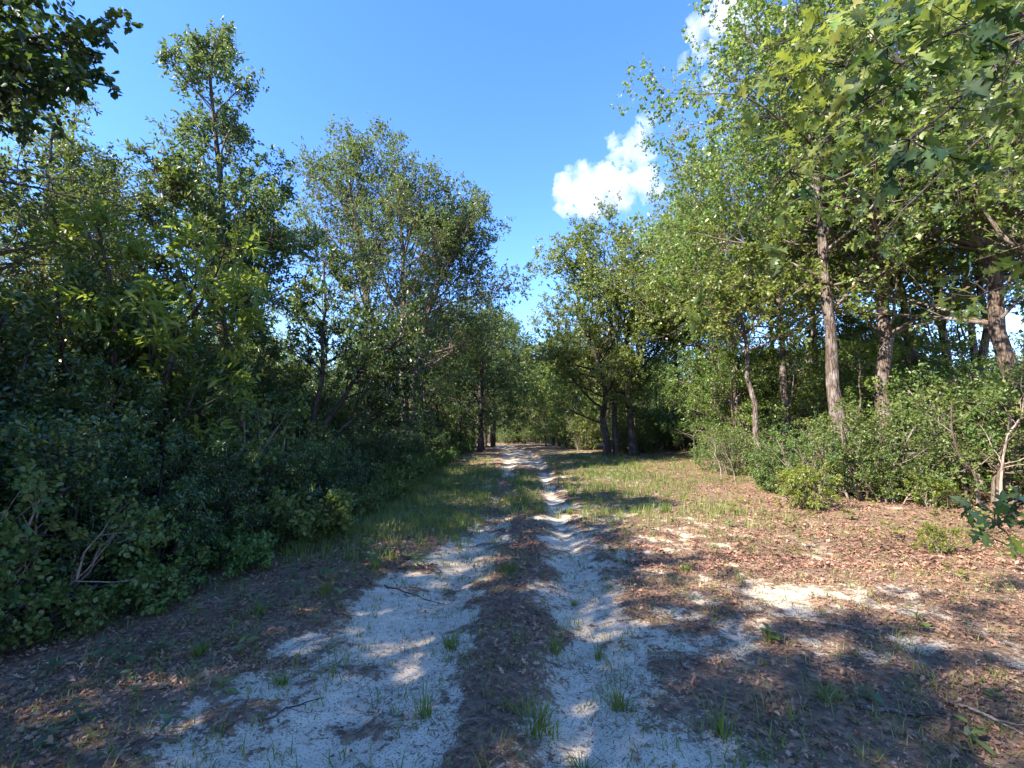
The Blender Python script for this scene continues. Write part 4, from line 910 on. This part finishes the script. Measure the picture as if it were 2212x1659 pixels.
bough(e, (4.3, .8, 4.3), [(2300, -160, 3.2), (2060, -60, 3.2), (1880, 40, 3.1), (1835, 100, 3.0), (1800, 190, 3.0), (1790, 250, 3.0)], .013,
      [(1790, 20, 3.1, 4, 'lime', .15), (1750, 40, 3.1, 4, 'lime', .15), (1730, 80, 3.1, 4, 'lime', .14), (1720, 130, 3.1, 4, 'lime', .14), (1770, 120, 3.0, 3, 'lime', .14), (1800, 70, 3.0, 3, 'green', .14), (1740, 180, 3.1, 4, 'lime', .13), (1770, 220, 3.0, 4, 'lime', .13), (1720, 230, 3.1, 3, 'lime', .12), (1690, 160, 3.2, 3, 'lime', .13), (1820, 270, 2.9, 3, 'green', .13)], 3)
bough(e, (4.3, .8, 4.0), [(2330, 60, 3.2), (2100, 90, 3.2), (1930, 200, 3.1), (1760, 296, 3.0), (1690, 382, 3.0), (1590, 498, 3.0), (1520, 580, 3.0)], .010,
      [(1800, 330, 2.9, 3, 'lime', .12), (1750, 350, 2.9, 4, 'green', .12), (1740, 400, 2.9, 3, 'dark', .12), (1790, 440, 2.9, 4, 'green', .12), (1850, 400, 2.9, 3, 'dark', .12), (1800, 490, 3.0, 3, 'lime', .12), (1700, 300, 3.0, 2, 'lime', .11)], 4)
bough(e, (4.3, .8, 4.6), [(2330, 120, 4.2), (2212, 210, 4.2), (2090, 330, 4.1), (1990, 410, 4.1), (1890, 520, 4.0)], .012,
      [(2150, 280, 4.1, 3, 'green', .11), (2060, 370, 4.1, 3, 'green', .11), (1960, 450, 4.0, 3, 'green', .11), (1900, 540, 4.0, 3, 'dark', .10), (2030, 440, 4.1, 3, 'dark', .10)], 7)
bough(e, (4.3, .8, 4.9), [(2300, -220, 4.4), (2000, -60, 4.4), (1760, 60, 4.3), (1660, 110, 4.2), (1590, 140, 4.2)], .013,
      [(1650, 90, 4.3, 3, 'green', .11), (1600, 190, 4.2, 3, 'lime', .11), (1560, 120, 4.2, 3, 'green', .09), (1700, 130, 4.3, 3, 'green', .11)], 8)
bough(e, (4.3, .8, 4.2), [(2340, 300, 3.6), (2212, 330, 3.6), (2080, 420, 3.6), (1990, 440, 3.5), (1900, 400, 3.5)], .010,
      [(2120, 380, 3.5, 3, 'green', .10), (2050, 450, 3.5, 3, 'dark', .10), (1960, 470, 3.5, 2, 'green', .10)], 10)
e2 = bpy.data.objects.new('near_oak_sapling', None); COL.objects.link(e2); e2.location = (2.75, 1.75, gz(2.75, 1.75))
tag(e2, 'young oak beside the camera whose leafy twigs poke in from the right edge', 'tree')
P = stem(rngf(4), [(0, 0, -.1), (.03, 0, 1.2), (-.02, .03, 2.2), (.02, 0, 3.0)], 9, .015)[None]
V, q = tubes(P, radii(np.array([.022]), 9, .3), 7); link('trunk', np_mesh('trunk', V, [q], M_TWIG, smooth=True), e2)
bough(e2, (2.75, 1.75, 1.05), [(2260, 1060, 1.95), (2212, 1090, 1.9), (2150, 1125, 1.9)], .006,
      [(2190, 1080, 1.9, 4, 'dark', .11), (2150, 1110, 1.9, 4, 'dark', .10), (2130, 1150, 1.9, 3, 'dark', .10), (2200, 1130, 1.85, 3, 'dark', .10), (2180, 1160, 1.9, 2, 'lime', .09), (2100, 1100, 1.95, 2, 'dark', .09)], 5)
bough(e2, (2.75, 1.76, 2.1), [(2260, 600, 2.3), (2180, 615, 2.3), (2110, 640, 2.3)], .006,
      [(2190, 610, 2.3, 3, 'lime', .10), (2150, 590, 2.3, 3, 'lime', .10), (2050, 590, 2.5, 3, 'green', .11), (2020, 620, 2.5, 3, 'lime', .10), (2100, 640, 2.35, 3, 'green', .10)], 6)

for ob, parts_ in ((e, SMALL[e.name]), (e2, SMALL[e2.name])):      # the many smaller leaves along the side twigs
    p_, a_, n_, l_, t_ = (np.concatenate([q[i] for q in parts_]) for i in range(5)); M = len(p_); rr_ = rngf(77)
    V, F_, tt = leaf_geo(p_, a_, nrm(n_), l_, l_ * rr_.uniform(.6, .85, M), rr_.uniform(0, .5, M), rr_.uniform(-.5, .1, M), 'lobed', t_)
    o = link('foliage', np_mesh('foliage', V, F_, M_OAK, {'tint': tt}), ob); o['kind'] = 'stuff'

# ---------------------------------------------------------------- clouds: lumpy closed bodies of vapour
def cloud_mat():
    m, nt, out = new_mat('cloud_vapour'); L = nt.links
    v = N(nt, 'ShaderNodeVolumePrincipled'); v.inputs['Color'].default_value = (.86, .87, .89, 1); v.inputs['Anisotropy'].default_value = .2
    tc = N(nt, 'ShaderNodeTexCoord')
    nz = N(nt, 'ShaderNodeTexNoise'); nz.inputs['Scale'].default_value = .07; nz.inputs['Detail'].default_value = 5; nz.inputs['Roughness'].default_value = .65; nz.inputs['Distortion'].default_value = .6
    L.new(tc.outputs['Object'], nz.inputs['Vector'])
    L.new(math_(nt, 'MULTIPLY', math_(nt, 'MAXIMUM', math_(nt, 'SUBTRACT', nz.outputs['Fac'], .32), 0.0), .17), v.inputs['Density'])
    L.new(v.outputs[0], out.inputs['Volume']); return m
M_CLOUD = cloud_mat()
def cloud(lobes, D, seed, label):
    """lobes (px, py, radius px) seen at distance D"""
    bm = bmesh.new(); r_ = rngf(seed); s_ = D / F_PX
    c0 = Vector(P3(lobes[0][0], lobes[0][1], D))
    for (px, py, rr) in lobes:
        c = Vector(P3(px, py, D)) - c0; c += Vector((0, r_.normal(0, rr * s_ * .5), 0))
        bmesh.ops.create_icosphere(bm, subdivisions=3, radius=rr * s_, matrix=Matrix.Translation(c))
        for j in range(9):
            d = Vector(nrm(r_.normal(size=3))); bmesh.ops.create_icosphere(bm, subdivisions=2, radius=rr * s_ * r_.uniform(.25, .5), matrix=Matrix.Translation(c + d * rr * s_ * .85))
    me = bpy.data.meshes.new('cloud'); bm.to_mesh(me); bm.free()
    o = link('cloud', me); md = o.modifiers.new('r', 'REMESH'); md.mode = 'VOXEL'; md.voxel_size = 2.2 * s_
    dg = bpy.context.evaluated_depsgraph_get(); me2 = bpy.data.meshes.new_from_object(o.evaluated_get(dg)); o.modifiers.clear()
    n = len(me2.vertices); co = np.empty(n * 3, np.float32); me2.vertices.foreach_get('co', co); co = co.reshape(-1, 3); no = np.empty(n * 3, np.float32); me2.vertices.foreach_get('normal', no); no = no.reshape(-1, 3)
    h = np.array([mnoise.fractal(Vector(c / (26 * s_)) + Vector((seed * 7.1, 0, 0)), .75, 2.1, 6) for c in co])
    h2 = np.array([1 - abs(mnoise.noise(Vector(c / (11 * s_)))) * 2 for c in co])
    co = co + no * (h * 15 * s_ + h2 * 4 * s_)[:, None]; me2.vertices.foreach_set('co', co.astype(np.float32).ravel()); me2.update()
    o.data = me2; me2.materials.clear(); me2.materials.append(M_CLOUD); o.location = c0
    tag(o, label, 'cloud', 'small fair weather clouds')
cloud([(1285, 405, 46), (1225, 400, 30), (1255, 380, 26), (1235, 430, 26), (1270, 440, 26), (1340, 400, 38), (1385, 400, 30), (1335, 345, 24), (1325, 300, 14), (1370, 300, 22), (1395, 265, 18), (1345, 425, 30), (1380, 330, 28), (1310, 375, 34), (1400, 420, 26)], 420, 3, 'puffy white cloud low in the gap above the right hand trees')
cloud([(1560, 40, 40), (1500, 80, 24), (1600, 20, 40), (1480, 130, 14), (1520, 110, 24), (1550, 150, 22), (1640, 60, 34)], 430, 5, 'white cloud half hidden behind the oak twigs at the top')
for i in range(90):
    y = rg.uniform(48, 85); x = rg.uniform(-1.1 * y, 1.1 * y)
    if -12 < x < -1.5 and y < 54: continue
    copy_tree(lt[1 if i % 2 else 0], (x, y), rg.uniform(0, 6.28), rg.uniform(1.8, 2.6), 'distant green shrub filling the woods behind the trunks', 'distant shrubs far back in the woods')
